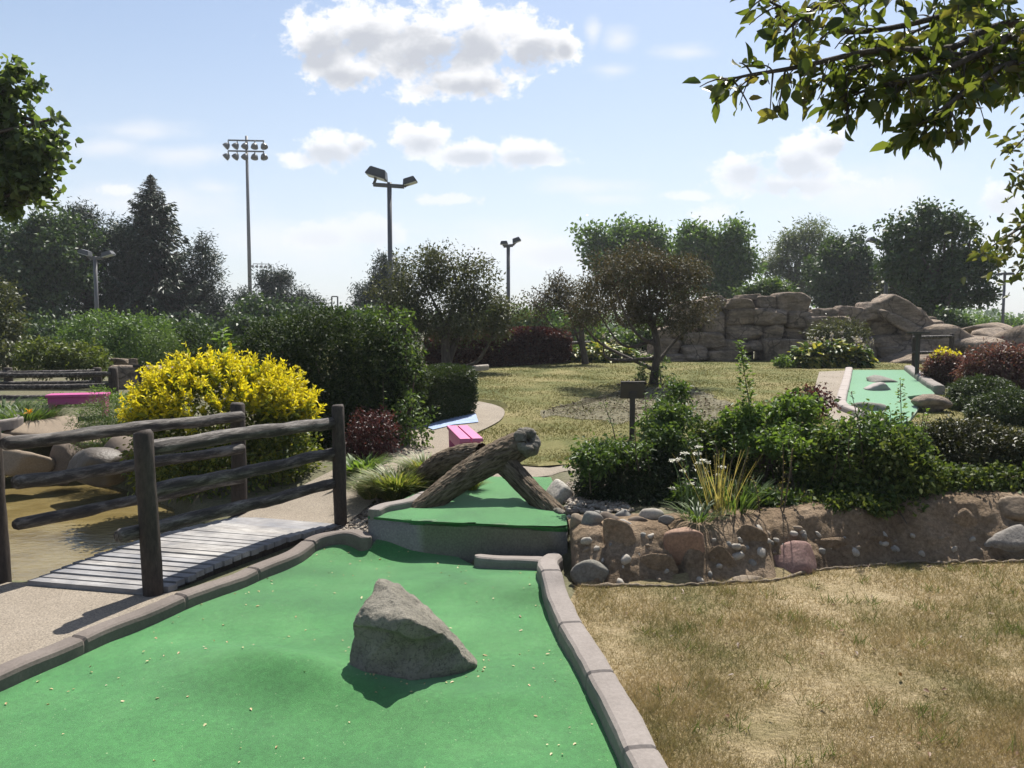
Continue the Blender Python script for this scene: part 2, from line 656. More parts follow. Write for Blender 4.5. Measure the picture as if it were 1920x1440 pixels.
# ------------------------------------------------------------------ terrain
POND = [(-9, 5.05), (-3.2, 5.0), (-2.45, 4.95), (-2.0, 5.15), (-1.66, 5.75), (-1.62, 6.1), (-2.3, 6.3), (-2.75, 6.9), (-3.2, 8.0), (-4.3, 9.1), (-5.4, 9.9), (-9, 10.6)]
KL = [(-700, 1700), (-330, 1424), (-120, 1324), (0, 1269), (110, 1220), (200, 1181), (290, 1149), (360, 1121), (425, 1094), (490, 1066), (545, 1044), (585, 1023), (625, 1017), (660, 1020), (693, 1029)]
KR = [(1040, 1049), (1028, 1066), (1029, 1095), (1042, 1125), (1066, 1170), (1096, 1225), (1130, 1285), (1166, 1350), (1200, 1415), (1240, 1500), (1330, 1700)]
KX = [(890, 1047), (950, 1050), (1004, 1053)]
g2 = lambda L, z=.05: [onz(a, b, z) for a, b in L]
kl, kr, kx = g2(KL), g2(KR), g2(KX)
GREEN = [p[:2] for p in kl] + [onz(a, b, 0)[:2] for a, b in [(720, 1026), (790, 1029), (850, 1042)]] + [p[:2] for p in kx] + [p[:2] for p in kr]
BX = [-30, -1.6, -1.1, .25, .34, .40, 1.11, 1.6, 2.1, 2.67, 3.5, 8]
BS = [6.3, 6.3, 5.95, 5.95, 5.5, 4.83, 4.86, 4.95, 5.20, 5.32, 5.34, 5.4]


def Prof(y):
    return np.interp(y, [6, 7.3, 8.2, 11, 14, 17, 20, 30, 60], [.22, .24, .27, .44, .56, .63, .68, .62, .6])


def Hn(x, y):
    x = np.asarray(x, float); y = np.asarray(y, float)
    st = np.interp(x, BX, BS); wd = np.interp(x, [-1.6, -1.1, .25, .36, 8], [1.7, 1.3, 1.3, .40, .58])
    t = sstep((y - st) / wd)
    h = (Prof(y) + .07 * sstep((x - .3) / .2) * (1 - sstep((y - 6.6) / 2)) + .10 * sstep((x - 1.2) / 2.2) * (1 - sstep((y - 7) / 4))) * t
    d = sdpoly(x, y, POND)
    h = h - (.42 + h * .6) * sstep((-d + .02) / .28)
    dg = sdpoly(x, y, GREEN)
    h = np.where(dg < .02, np.minimum(h, -.09), h)
    # ground falls gently under the block's gap
    return h


def H(x, y):
    return float(Hn(np.array([x]), np.array([y]))[0])


def ong(px, py, dz=0.0, y1=60):
    r = ray(px, py)
    Y = np.concatenate([np.arange(1.5, 12, .02), np.arange(12, y1, .1)])
    P = np.array([0, 0, CZ])[None] + r[None] * (Y / r[1])[:, None]
    b = P[:, 2] < Hn(P[:, 0], P[:, 1]) + dz
    i = int(np.argmax(b)) if b.any() else len(Y) - 1
    return P[i]


def lines(a, b, step, far, k=1.22):
    c = list(np.arange(a, b + 1e-6, step))
    s, v = step, c[-1]
    while v < far: s *= k; v += s; c.append(v)
    s, v = step, c[0]; l = []
    while v > -far: s *= k; v -= s; l.append(v)
    return np.array(l[::-1] + c)


xs = lines(-6, 5, .07, 170); ys = lines(1.5, 10.5, .07, 170)
X, Y = np.meshgrid(xs, ys)
Z = Hn(X.ravel(), Y.ravel())
_q = Y.ravel() - np.interp(X.ravel(), BX, BS)
Z = Z - .14 * sstep((X.ravel() - .36) / .1) * sstep((_q + .06) / .1) * (1 - sstep((_q - .45) / .25)) * (X.ravel() < 6.8)
V = np.stack([X.ravel(), Y.ravel(), Z], 1)
nx, ny = len(xs), len(ys)
ii, jj = np.meshgrid(np.arange(nx - 1), np.arange(ny - 1))
b0 = (jj * nx + ii).ravel()
Q = np.stack([b0, b0 + 1, b0 + nx + 1, b0 + nx], 1)
m_ground = surf('soil', [(.055, .048, .026), (.10, .085, .05), (.085, .088, .038), (.14, .115, .072)], 1.3, bs=.6, bd=.03, bscale=22, world=True, fine=30)
tag(npmesh('ground', V, Q, m_ground, smooth=True), kind='structure')


def densify(poly, step):
    out = []
    n = len(poly)
    for i in range(n):
        a = np.array(poly[i][:2], float); b = np.array(poly[(i + 1) % n][:2], float)
        k = max(1, int(np.linalg.norm(b - a) / step))
        for t in range(k): out.append(a + (b - a) * t / k)
    return out


def drape(name, poly, m, dz=.012, step=.1, zf=None, parent=None, extrude=0.0):
    """a sheet over the ground inside a polygon"""
    poly = [np.array(p[:2], float) for p in poly]
    bm = bmesh.new()
    vs = [bm.verts.new((p[0], p[1], 0)) for p in densify(poly, step)]
    bm.faces.new(vs)
    bmesh.ops.triangulate(bm, faces=bm.faces[:], ngon_method='EAR_CLIP')
    P = np.array([v.co[:] for v in bm.verts])
    for ax in (0, 1):
        lo, hi = P[:, ax].min(), P[:, ax].max()
        for q in np.arange(math.ceil(lo / step) * step, hi, step):
            no = [0, 0, 0]; no[ax] = 1; pc = [0, 0, 0]; pc[ax] = q
            bmesh.ops.bisect_plane(bm, geom=bm.verts[:] + bm.edges[:] + bm.faces[:], plane_co=pc, plane_no=no, dist=1e-5)
    bm.verts.index_update()
    P = np.array([v.co[:] for v in bm.verts])
    z = (zf or Hn)(P[:, 0], P[:, 1]) + dz
    off = origin(parent) if parent is not None else np.zeros(3)
    for v, q in zip(bm.verts, z): v.co = (v.co.x - off[0], v.co.y - off[1], q - off[2])
    for f in bm.faces:
        if f.normal.z < 0: f.normal_flip()
    if extrude:
        bd = [e for e in bm.edges if e.is_boundary]
        r = bmesh.ops.extrude_edge_only(bm, edges=bd)
        for g in r['geom']:
            if isinstance(g, bmesh.types.BMVert): g.co.z -= extrude
        bmesh.ops.recalc_face_normals(bm, faces=bm.faces[:])
    me = bpy.data.meshes.new(name)
    bm.to_mesh(me); bm.free()
    return link(name, me, m, parent, True)


# lawn material: straw and olive in patches
def lawn_mat(name, cols, sc):
    m, nt, b = mat(name)
    v = coords(nt, True)
    n = noise(nt, v, sc, 5, .6)
    c = ramp(nt, n, cols, [.3, .45, .58, .72])
    f = noise(nt, coords(nt, True, (1, 2.6, 1)), 28, 4, .75)
    mul = nt.nodes.new('ShaderNodeVectorMath'); mul.operation = 'SCALE'
    nt.links.new(c, mul.inputs[0]); nt.links.new(mrange(nt, f, .3, .7, .6, 1.4, False), mul.inputs['Scale'])
    nt.links.new(mul.outputs[0], b.inputs['Base Color'])
    b.inputs['Roughness'].default_value = .95
    b.inputs['Specular IOR Level'].default_value = .1
    bump(nt, b, noise(nt, v, 60, 4, .7), .8, .03)
    return m


m_lawn = lawn_mat('dry_turf', [(.080, .092, .034), (.130, .130, .050), (.185, .165, .072), (.24, .20, .10)], 1.1)
m_lawn2 = lawn_mat('near_turf', [(.15, .128, .062), (.235, .188, .105), (.30, .24, .145), (.35, .285, .18)], 1.6)
HILL = [(-.9, 8.2), (-.35, 7.95), (.0, 7.72), (1.0, 7.72), (1.3, 7.2), (7.5, 7.2), (11, 12), (14, 24), (-6.5, 24), (-4.6, 20), (-2.9, 16.6), (-1.6, 13.2), (-.15, 11.9), (-.05, 11.3), (-.2, 10.5), (-.5, 9.6), (-.62, 8.8)]
tag(drape('lawn', HILL, m_lawn, .014, .25), kind='structure')
m_agg = surf('exposed_aggregate', [(.16, .132, .10), (.21, .177, .138), (.255, .22, .175)], 3, rough=.9, bs=.5, bd=.012, bscale=120, world=True, fine=110, finew=.55)
NEARPATH = [(-1.9, 4.78), (-2.0, 4.55), (-2.36, 3.6), (-2.95, 2.2), (-3.6, .8), (-8, .8), (-8, 4.95), (-3.05, 4.9), (-2.12, 4.68)]
tag(drape('path', NEARPATH, m_agg, .012, .15), kind='structure')


def ribbon(pts, w):
    p = spline(pts, 6)[:, :2]
    t = unit(np.gradient(p, axis=0))
    nn = np.stack([-t[:, 1], t[:, 0]], 1)
    w = np.interp(np.arange(len(p)), np.linspace(0, len(p) - 1, len(np.atleast_1d(w))), np.atleast_1d(w))
    return list(p + nn * w[:, None] / 2) + list((p - nn * w[:, None] / 2)[::-1])


tag(drape('path', ribbon([(-1.85, 6.28), (-1.55, 6.9), (-1.2, 7.6), (-1.02, 8.4), (-.85, 9.3), (-.55, 10.3), (-.62, 11.2), (-1.3, 11.9), (-2.6, 12.3), (-4.2, 12.6)], [.95, .85, .85, .85]), m_agg, .03, .12), kind='structure')
tag(drape('path', [(-1.2, 7.2), (1.05, 7.2), (1.05, 7.72), (0, 7.76), (-.45, 7.9), (-1.0, 8.0)], m_agg, .004, .12), kind='structure')
tag(drape('path', ribbon([(-3.9, 17.2), (-2.4, 18.2), (-.6, 18.9), (1.0, 20.6), (1.6, 22.5)], 1.0), m_agg, .05, .3), kind='structure')
fp = [ong(1536, 700), ong(1596, 697), ong(1579, 735), ong(1570, 770), ong(1640, 800), ong(1600, 800), ong(1560, 790), ong(1520, 762)]
tag(drape('path', fp, m_agg, .03, .25), kind='structure')
m_patch = surf('brown_ground', [(.075, .066, .036), (.12, .105, .058), (.165, .142, .082)], 7, bs=.9, bd=.04, bscale=30, world=True, fine=40, finew=.6)
PATCH = [ong(*p)[:2] for p in [(1020, 785), (1060, 762), (1100, 750), (1150, 736), (1240, 724), (1320, 738), (1350, 750), (1370, 775), (1320, 795), (1240, 786), (1150, 796), (1080, 788)]]
PATCH = [(p[0] + .35 * fbm(np.array([[p[0] * 2.5, p[1] * 2.5, 1]]), 4)[0], p[1] + .7 * fbm(np.array([[p[0] * 2.5, p[1] * 2.5, 5]]), 4)[0]) for p in densify(PATCH, .1)]
tag(drape('ground_patch', PATCH, m_patch, .019, .2), kind='structure')  # ragged ground patch, browner and a little darker than the lawn around it
m_blue = surf('blue_paint', [(.17, .22, .36), (.24, .31, .46), (.36, .37, .42)], 7, bs=.2, world=True, fine=60)

# near lawn with its grass
BANKX = [p for p in zip(BX[5:], BS[5:])]
NEARL = [(p[0] + .06, p[1]) for p in kr[3:]] + [(.7, .9), (6, .9), (7.5, 5.35)] + [(a, b - .02) for a, b in BANKX[::-1][1:]]
tag(drape('lawn', NEARL, m_lawn2, .012, .12), kind='structure')

# ------------------------------------------------------------------ putting green in front
def G(x, y):
    x = np.asarray(x, float); y = np.asarray(y, float)
    g = lambda cx, cy, sx, sy, h: h * np.exp(-((x - cx) / sx) ** 2 - ((y - cy) / sy) ** 2)
    z = g(-1.15, 3.55, .55, .28, .085) + g(-.35, 3.25, .5, .3, .03) + g(.15, 4.75, .35, .25, .05) + g(-.9, 5.75, .5, .28, .07) + g(-.35, 4.9, .5, .25, .035)
    z = z + g(-1.5, 4.4, .4, .3, .04) - g(-.9, 2.75, .6, .3, .03) + g(.1, 3.55, .3, .25, .03) + g(-.1, 2.6, .4, .3, .04)
    u = (x + 1.05) * .88 + (y - 3.58) * -.35; w_ = (x + 1.05) * .35 + (y - 3.58) * .9
    z = z + .050 * np.exp(-(u / .6) ** 2 - (w_ / .12) ** 2) - .026 * np.exp(-((u - .1) / .6) ** 2 - ((w_ + .28) / .16) ** 2)
    z = z + g(.2, 4.62, .22, .10, .03) + g(-.95, 5.62, .3, .12, .03) - g(-.85, 5.38, .35, .12, .02) + g(-.05, 3.3, .25, .1, .02)
    P = np.stack([x.ravel() * 1.6, y.ravel() * 1.6, np.zeros(x.size)], 1)
    return z + .018 * fbm(P, 3, 8).reshape(x.shape)


m_car, nt, b = mat('green_carpet')
v = coords(nt, True)
c = ramp(nt, noise(nt, v, 1.6, 4, .55), [(.022, .102, .026), (.034, .140, .036), (.052, .170, .050)], [.3, .5, .7])
f = noise(nt, v, 260, 2, .8)
f2 = noise(nt, coords(nt, True, (1, 1, 1)), 34, 4, .75)
mul = nt.nodes.new('ShaderNodeVectorMath'); mul.operation = 'SCALE'
nt.links.new(c, mul.inputs[0])
big_ = mrange(nt, noise(nt, v, .9, 5, .65, .4), .3, .7, .80, 1.16, False)
nt.links.new(math_(nt, 'MULTIPLY', big_, math_(nt, 'MULTIPLY', mrange(nt, f, .3, .7, .62, 1.38, False), mrange(nt, f2, .3, .7, .80, 1.20, False))), mul.inputs['Scale'])
flk = noise(nt, v, 95, 1, .5)
c2 = mixc(nt, mrange(nt, flk, .74, .80, 0, .5), mul.outputs[0], (.42, .48, .28))
nt.links.new(c2, b.inputs['Base Color'])
b.inputs['Roughness'].default_value = .8
b.inputs['Specular IOR Level'].default_value = .25
b.inputs['Sheen Weight'].default_value = .45; b.inputs['Sheen Roughness'].default_value = .4; b.inputs['Sheen Tint'].default_value = (.72, 1, .66, 1)
bump(nt, b, f, .5, .006)

m_kerb = surf('kerb_concrete', [(.135, .115, .102), (.19, .166, .15), (.24, .213, .195)], 5, bs=.35, bd=.005, bscale=70, world=True, fine=60, finew=.13)
m_conc = surf('grey_concrete', [(.15, .145, .125), (.20, .19, .168), (.235, .222, .20)], 4, bs=.4, bd=.008, bscale=60, world=True, fine=70, finew=.25)


def kerb(name, pts, parent, w=.13, h=.085, zf=G, k=6, m=None, joints=.62, ends=True, z0=-.06, seed=1):
    p = spline([q[:2] for q in pts], k)
    # even spacing
    d = np.concatenate([[0], np.cumsum(np.linalg.norm(np.diff(p, axis=0), axis=1))])
    n = max(6, int(d[-1] / .014))
    s = np.linspace(0, d[-1], n)
    p = np.stack([np.interp(s, d, p[:, 0]), np.interp(s, d, p[:, 1])], 1)
    t = unit(np.gradient(p, axis=0)); nn = np.stack([-t[:, 1], t[:, 0]], 1)
    prof = np.array([(-.5, 0), (-.5, .5), (-.49, .80), (-.44, .93), (-.33, .99), (0, 1.0), (.33, .99), (.44, .93), (.49, .80), (.5, .5), (.5, 0)])
    V = []
    for i in range(n):
        ww, hh = w, h
        if ends:
            e = min(s[i], d[-1] - s[i]) / (w * .5)
            if e < 1: ww = w * max(.25, math.sqrt(max(0, 1 - (1 - e) ** 2)))
        j = (s[i] / joints) % 1
        if j * joints < .015 and s[i] > .1: hh -= .012; ww -= .014
        z = float(zf(np.array([p[i, 0]]), np.array([p[i, 1]]))[0])
        for a, bq in prof:
            V.append((p[i, 0] + nn[i, 0] * a * ww, p[i, 1] + nn[i, 1] * a * ww, (z + z0) + (hh - z0) * bq))
    V = np.array(V)
    wv = fbm(V * 3.2, 3, seed)[:, None] * .02
    V = V + .6 * wv * np.array([1, 1, .5])
    m_ = len(prof)
    fs = []
    for i in range(n - 1):
        for q in range(m_ - 1):
            fs.append((i * m_ + q, (i + 1) * m_ + q, (i + 1) * m_ + q + 1, i * m_ + q + 1))
    fs.append(tuple(range(m_))); fs.append(tuple(range((n - 1) * m_, n * m_))[::-1])
    mb = MB(); mb.add(V, fs)
    o = mb.build(name, m or m_kerb, parent, False)
    bm = bmesh.new(); bm.from_mesh(o.data); bmesh.ops.recalc_face_normals(bm, faces=bm.faces[:]); bm.to_mesh(o.data); bm.free()
    return o


pg = thing('putting_green', 'large green carpet lane in the foreground with a rock on it', 'putting green', (-.6, 4, 0))
drape('carpet', GREEN, m_car, 0.0, .05, G, pg, .06)
m_kerb2 = surf('brown_kerb_concrete', [(.085, .07, .06), (.13, .108, .094), (.17, .145, .128)], 5, bs=.35, bd=.005, bscale=70, world=True, fine=60, finew=.15)
kerb('kerb', kl, pg, .115, .08, seed=1, m=m_kerb2)
kerb('kerb', kr, pg, .135, .095, seed=2)
kerb('kerb', kx + [onz(1036, 1055, .05)], pg, .10, .072, seed=3, joints=2)
# litter of small dry leaves on the carpet
n = 170
pp = np.stack([rng.uniform(-2.6, .45, n * 6), rng.uniform(2.5, 5.7, n * 6)], 1)
near_r = np.exp(-np.abs(sdpoly(pp[:, 0], pp[:, 1], GREEN)) / .25)
ok = (sdpoly(pp[:, 0], pp[:, 1], GREEN) < -.08) & (rng.random(len(pp)) < .25 + .75 * near_r)
pp = pp[ok][:n]
aa = rng.uniform(0, 6.28, 34); r_ = rng.normal(size=34) * .05 + 1.08
pp = np.vstack([pp, np.stack([-.44 + np.cos(aa) * .31 * r_, 3.68 + np.sin(aa) * .27 * r_], 1)])
P = np.stack([pp[:, 0], pp[:, 1], G(pp[:, 0], pp[:, 1]) + .004], 1)
A = rnd_dirs(len(P)); A[:, 2] *= .2
m_lit = leafmat('dry_leaf', [(.30, .20, .09), (.45, .34, .18), (.52, .46, .25), (.10, .07, .04)], .15)
tag(scatter('fallen_leaves', P, A, np.tile([0, 0, 1.0], (len(P), 1)) + rnd_dirs(len(P)) * .3, rng.uniform(.008, .022, len(P)), .6, LEAF_6, m_lit), 'tiny dry leaves littering the carpet of the foreground lane', None, None, 'stuff')

# ------------------------------------------------------------------ boulder on the green
m_rock, nt, b = mat('lane_boulder')
v = coords(nt, True)
c = ramp(nt, noise(nt, v, 5, 7, .65), [(.15, .142, .115), (.25, .232, .19), (.34, .312, .255)], [.3, .5, .7])
pit = noise(nt, v, 60, 5, .75)
c = mixc(nt, mrange(nt, pit, .40, .50, .45, 0), c, (.08, .075, .06))
nt.links.new(c, b.inputs['Base Color'])
b.inputs['Roughness'].default_value = .9; b.inputs['Specular IOR Level'].default_value = .2
bump(nt, b, pit, .9, .03)
vo_ = nt.nodes.new('ShaderNodeTexVoronoi'); vo_.feature = 'DISTANCE_TO_EDGE'; vo_.inputs['Scale'].default_value = 5.5
wv_ = nt.nodes.new('ShaderNodeVectorMath'); wv_.operation = 'MULTIPLY_ADD'; wv_.inputs[1].default_value = (.5, .5, .5)
nz_ = nt.nodes.new('ShaderNodeTexNoise'); nz_.inputs['Scale'].default_value = 7; nz_.inputs['Detail'].default_value = 6; nt.links.new(v, nz_.inputs['Vector'])
nt.links.new(nz_.outputs['Color'], wv_.inputs[0]); nt.links.new(v, wv_.inputs[2]); nt.links.new(wv_.outputs[0], vo_.inputs['Vector'])
c = mixc(nt, mrange(nt, vo_.outputs['Distance'], 0, .022, .55, 0), c, (.06, .055, .045))
c = mixc(nt, mrange(nt, noise(nt, v, 11, 6, .7), .56, .66, 0, .5), c, (.36, .34, .25))
sp_ = noise(nt, v, 240, 3, .7)
c = mixc(nt, mrange(nt, sp_, .5, .66, 0, .6), c, (.30, .27, .21))
nt.links.new(c, b.inputs['Base Color'])
hp = []
for px, py, Y in [(658, 1288, 3.52), (700, 1300, 3.50), (765, 1308, 3.46), (830, 1290, 3.52), (894, 1250, 3.64), (660, 1200, 3.52), (666, 1170, 3.54), (684, 1138, 3.56), (760, 1158, 3.40), (690, 1245, 3.44),
                  (708, 1080, 3.76), (716, 1084, 3.80), (748, 1098, 3.82), (800, 1140, 3.80), (850, 1192, 3.76), (893, 1240, 3.72), (705, 1097, 3.74), (812, 1182, 3.46), (872, 1232, 3.55)]:
    q = at(px, py, Y); hp.append(q)
for q in [(-.66, 3.95, -.05), (-.35, 4.0, -.05), (-.17, 3.8, -.05), (-.72, 3.6, -.05), (-.45, 3.46, -.06), (-.55, 3.95, .22)]: hp.append(np.array(q))
Vb, Tb = hull_rock(hp, 6, .016, 4.0, 4, 0, .007)
ob_ = unit(Vb - Vb.mean(0))
nr2 = ob_ * (.030 * (.5 - np.abs(fbm(Vb * 4.2 + .10 * pn(Vb * 9, 2)[:, None], 3, 12)) * 2))[:, None]
fr_ = sstep((-ob_[:, 1] - .25) / .3) * sstep((Vb[:, 2] - .05) / .08) * (1 - sstep((Vb[:, 2] - (.235 + .035 * pn(Vb * 7, 9) - .16 * (Vb[:, 0] + .52))) / .02))
Vb = Vb + nr2; Vb[:, 1] += .040 * fr_
bo = npmesh('boulder', Vb, Tb, m_rock, smooth=True)
tag(bo, 'wedge shaped grey brown boulder standing on the foreground green carpet', 'boulder')

# ------------------------------------------------------------------ raised second green on its concrete plinth
UG = [onz(a, b_, .245)[:2] for a, b_ in [(690, 969), (770, 977), (930, 984), (1064, 991), (1058, 935), (1072, 896), (880, 894), (800, 915), (740, 945)]]
ug = thing('putting_green', 'raised green carpet on a grey concrete block under the log', 'putting green', (-.3, 6.3, 0))
UZ = lambda x, y: np.full(np.shape(x), .245)
drape('carpet', UG, m_car, .004, .1, UZ, ug, .03)
drape('plinth', UG, m_conc, -.014, .2, UZ, ug, .37)
kerb('kerb', [onz(a, b_, .26) for a, b_ in [(697, 966), (720, 955), (765, 946), (800, 930)]], ug, .10, .055, UZ, seed=6, z0=-.02)
kerb('kerb', [onz(a, b_, .26) for a, b_ in [(1074, 955), (1072, 930), (1080, 898)]], ug, .06, .05, UZ, seed=7, z0=-.02)
V_, T_ = rock_verts(onz(1045, 935, .26), (.10, .16, .10), 21, 4, 9, 14, .04)
tag(npmesh('rock', V_, T_, surf('pale_rock', [(.28, .26, .23), (.42, .39, .34)], 6, bs=.4, fine=50), smooth=True), 'pale grey rock on the raised green behind the right log leg', 'rock')

# ------------------------------------------------------------------ log arch
m_bark, nt, b = mat('bark')
v = coords(nt, True)
n_ = noise(nt, coords(nt, uv=True, scale=(1, .22, 1)), 42, 7, .65, .5)
vo = nt.nodes.new('ShaderNodeTexVoronoi'); vo.feature = 'DISTANCE_TO_EDGE'; vo.inputs['Scale'].default_value = 26
nt.links.new(coords(nt, True, (1.0, .8, 1.25)), vo.inputs['Vector'])
c = ramp(nt, n_, [(.045, .034, .024), (.14, .108, .076), (.225, .18, .132)], [.36, .5, .68])
nt.links.new(c, b.inputs['Base Color'])
b.inputs['Roughness'].default_value = .95; b.inputs['Specular IOR Level'].default_value = .12
bump(nt, b, n_, 1.0, .035)
m_cut = surf('weathered_wood', [(.06, .052, .04), (.145, .13, .105), (.25, .23, .195)], 9, bs=.9, bd=.03, bscale=26, world=True, fine=40)


def barktube(name, pts, rad, m, parent, seed, k=26, n=110, groove=.30):
    p = spline(pts, k)
    r = np.interp(np.linspace(0, 1, len(p)), np.linspace(0, 1, len(rad)), rad)
    t = unit(np.gradient(p, axis=0))
    u = unit(np.cross(t[0], [0, 0, 1.0]))
    L = np.concatenate([[0], np.cumsum(np.linalg.norm(np.diff(p, axis=0), axis=1))])
    ang = np.arange(n) * 2 * math.pi / n
    ang = np.arange(n + 1) * 2 * math.pi / n
    V, UVs = [], []
    for i in range(len(p)):
        u = unit(u - t[i] * np.dot(u, t[i])); w = np.cross(t[i], u)
        d = np.cos(ang)[:, None] * u + np.sin(ang)[:, None] * w
        q = np.stack([np.cos(ang) * r[i] * 55, np.sin(ang) * r[i] * 55, np.full(n + 1, L[i] * 11)], 1)
        rid = np.abs(fbm(q + .9 * fbm(q * .5, 2, seed)[:, None], 3, seed))
        big = fbm(q * .1, 2, seed + 9)
        V.append(p[i] + d * (r[i] * (1 + .12 * big + groove * (np.minimum(rid, .3) - .15)))[:, None])
        UVs.append(np.stack([ang * .12, np.full(n + 1, L[i] + seed)], 1))
    V = np.vstack(V); UVs = np.vstack(UVs)
    n1 = n + 1
    fs = np.array([(i * n1 + q, i * n1 + q + 1, i * n1 + n1 + q + 1, i * n1 + n1 + q) for i in range(len(p) - 1) for q in range(n)])
    return npmesh(name, V, fs, m, parent, True, UVs)


lg = thing('log_arch', 'forked rough bark log propped like an arch over the raised green', 'log', at(880, 960, 6.1))
barktube('trunk', [at(778, 966, 5.97), at(802, 945, 6.0), at(842, 914, 6.08), at(884, 884, 6.18), at(928, 858, 6.28), at(966, 840, 6.34), at(986, 832, 6.35)], [.082, .080, .092, .104, .116, .118, .105], m_bark, lg, 3)
barktube('limb', [at(930, 850, 6.36), at(965, 888, 6.22), at(1000, 925, 6.05), at(1036, 960, 5.90), at(1050, 976, 5.86)], [.095, .084, .076, .082, .090], m_bark, lg, 5)
barktube('limb', [at(905, 852, 6.36), at(868, 856, 6.5), at(828, 872, 6.70), at(800, 895, 6.85), at(792, 915, 6.9)], [.09, .102, .108, .104, .09], m_bark, lg, 8)
ce = at(984, 831, 6.33); ax_ = unit([.42, -.78, .46]); e1 = unit(np.cross(ax_, [0, 0, 1.0])); e2_ = np.cross(e1, ax_)
th_ = np.linspace(0, 2 * math.pi, 41)
ringp = ce + ax_ * .045 + (np.cos(th_)[:, None] * e1 * .062 + np.sin(th_)[:, None] * e2_ * .07) + (.022 * fbm(np.stack([np.cos(th_) * 1.5, np.sin(th_) * 1.5, th_ * 0], 1), 3, 5))[:, None] * ax_
mb = MB(); mb.tube(ringp,   .050 * (1 + .3 * fbm(np.stack([np.cos(th_) * 2, np.sin(th_) * 2, th_ * 0 + 4], 1), 3, 6)), 14, wob=.45, seed=9, wscale=(14, 14, 14), cap=False)
Vk, Tk = rock_verts(ce - ax_ * .075, (.10, .10, .105), 77, 5, 26, 6, .22, 3.0, fine=.05)
mb.add(Vk, Tk); mb.build('cut_end', m_cut, lg, True)
Vk, Tk = rock_verts(at(1050, 972, 5.83), (.08, .085, .09), 78, 4, 12, 9, .16, 3.0, fine=.03)
npmesh('cut_end', Vk, Tk, m_cut, lg, True)
Vk, Tk = rock_verts(at(786, 958, 5.98), (.085, .085, .075), 79, 4, 12, 8, .2, 3.0, fine=.03)
npmesh('cut_end', Vk, Tk, surf('torn_wood', [(.05, .04, .03), (.17, .13, .095), (.27, .22, .17)], 14, bs=.9, world=True), lg, True)

# ------------------------------------------------------------------ footbridge and rails
m_plank, nt, b = mat('weathered_planks')
v = coords(nt, True)
g = nt.nodes.new('ShaderNodeNewGeometry')
n_ = noise(nt, v, 4, 6, .65)
c = ramp(nt, n_, [(.13, .13, .135), (.25, .235, .22), (.36, .345, .325)], [.34, .5, .64])
c = mixc(nt, mrange(nt, g.outputs['Random Per Island'], 0, 1, 0, .5, False), c, (.165, .175, .205))
gr = noise(nt, coords2(nt, (0, 0, .30), (.18, 1, 1)), 30, 6, .7)
c = mixc(nt, mrange(nt, gr, .38, .54, .6, 0), c, (.15, .14, .135))
nt.links.new(c, b.inputs['Base Color']); b.inputs['Roughness'].default_value = .8; b.inputs['Specular IOR Level'].default_value = .3
bump(nt, b, gr, .4, .006)
m_dark = surf('dark_stained_wood', [(.020, .015, .012), (.042, .032, .026), (.075, .058, .047)], 6, bs=.7, bd=.012, bscale=30, world=True, stretch=(1, 1, .35), fine=50, finew=.4, rough=.8)
m_rail, nt, b = mat('split_rail')
v = coords2(nt, (0, 0, .42), (1, .16, 1))
gr = noise(nt, v, 26, 8, .70, .3)
c = ramp(nt, gr, [(.016, .012, .010), (.038, .030, .025), (.11, .095, .082), (.22, .20, .18)], [.36, .49, .58, .70])
nt.links.new(c, b.inputs['Base Color']); b.inputs['Roughness'].default_value = .7; b.inputs['Specular IOR Level'].default_value = .35
bump(nt, b, gr, .9, .02)

nl, nr_ = np.array([-2.99, 4.84, .035]), np.array([-2.10, 4.64, .035])
fr, fl = np.array([-1.36, 6.28, .035]), np.array([-2.26, 6.55, .035])
br = thing('footbridge', 'low grey plank footbridge crossing the pond channel', 'bridge', (nl + fr) / 2 * np.array([1, 1, 0]))
mb = MB()
NP = 23
for i in range(NP):
    a, bq = i / NP + .0032, (i + 1) / NP - .0032
    jl, jr = rng.uniform(-.012, .012, 2)
    c4 = [nl + (fl - nl) * a, nr_ + (fr - nr_) * a, nr_ + (fr - nr_) * bq, nl + (fl - nl) * bq]
    w = unit(nr_ - nl)
    c4[0] = c4[0] - w * jl; c4[3] = c4[3] - w * jl; c4[1] = c4[1] + w * jr; c4[2] = c4[2] + w * jr
    dz = rng.uniform(-.003, .003)
    arch = .05 * math.sin(math.pi * (i + .5) / NP)
    top = [q + np.array([0, 0, dz + arch]) for q in c4]; bot = [q - np.array([0, 0, .035]) for q in top]
    mb.add(np.array(top + bot), [(0, 1, 2, 3), (7, 6, 5, 4), (0, 4, 5, 1), (1, 5, 6, 2), (2, 6, 7, 3), (3, 7, 4, 0)])
mb.build('deck', m_plank, br)
for s_, (a, e) in enumerate(((nr_, fr), (nl, fl))):
    mb = MB(); sgn = 1 if s_ == 0 else -1
    d = unit(e - a); w = np.array([d[1], -d[0], 0]) * sgn
    c_ = (a + e) / 2 - w * .04
    R = np.stack([d, np.array([-d[1], d[0], 0]), [0, 0, 1]], 1)
    n_seg = 8
    pts = [a + (e - a) * t - w * .045 + np.array([0, 0, -.125 + .05 * math.sin(math.pi * t)]) for t in np.linspace(.02, .98, n_seg)]
    for i in range(n_seg - 1):
        q = (pts[i] + pts[i + 1]) / 2
        mb.box(q, (np.linalg.norm(pts[i + 1] - pts[i]) + .004 * (i % 2), .05, .17), R)
    mb.build('beam', m_dark, br)


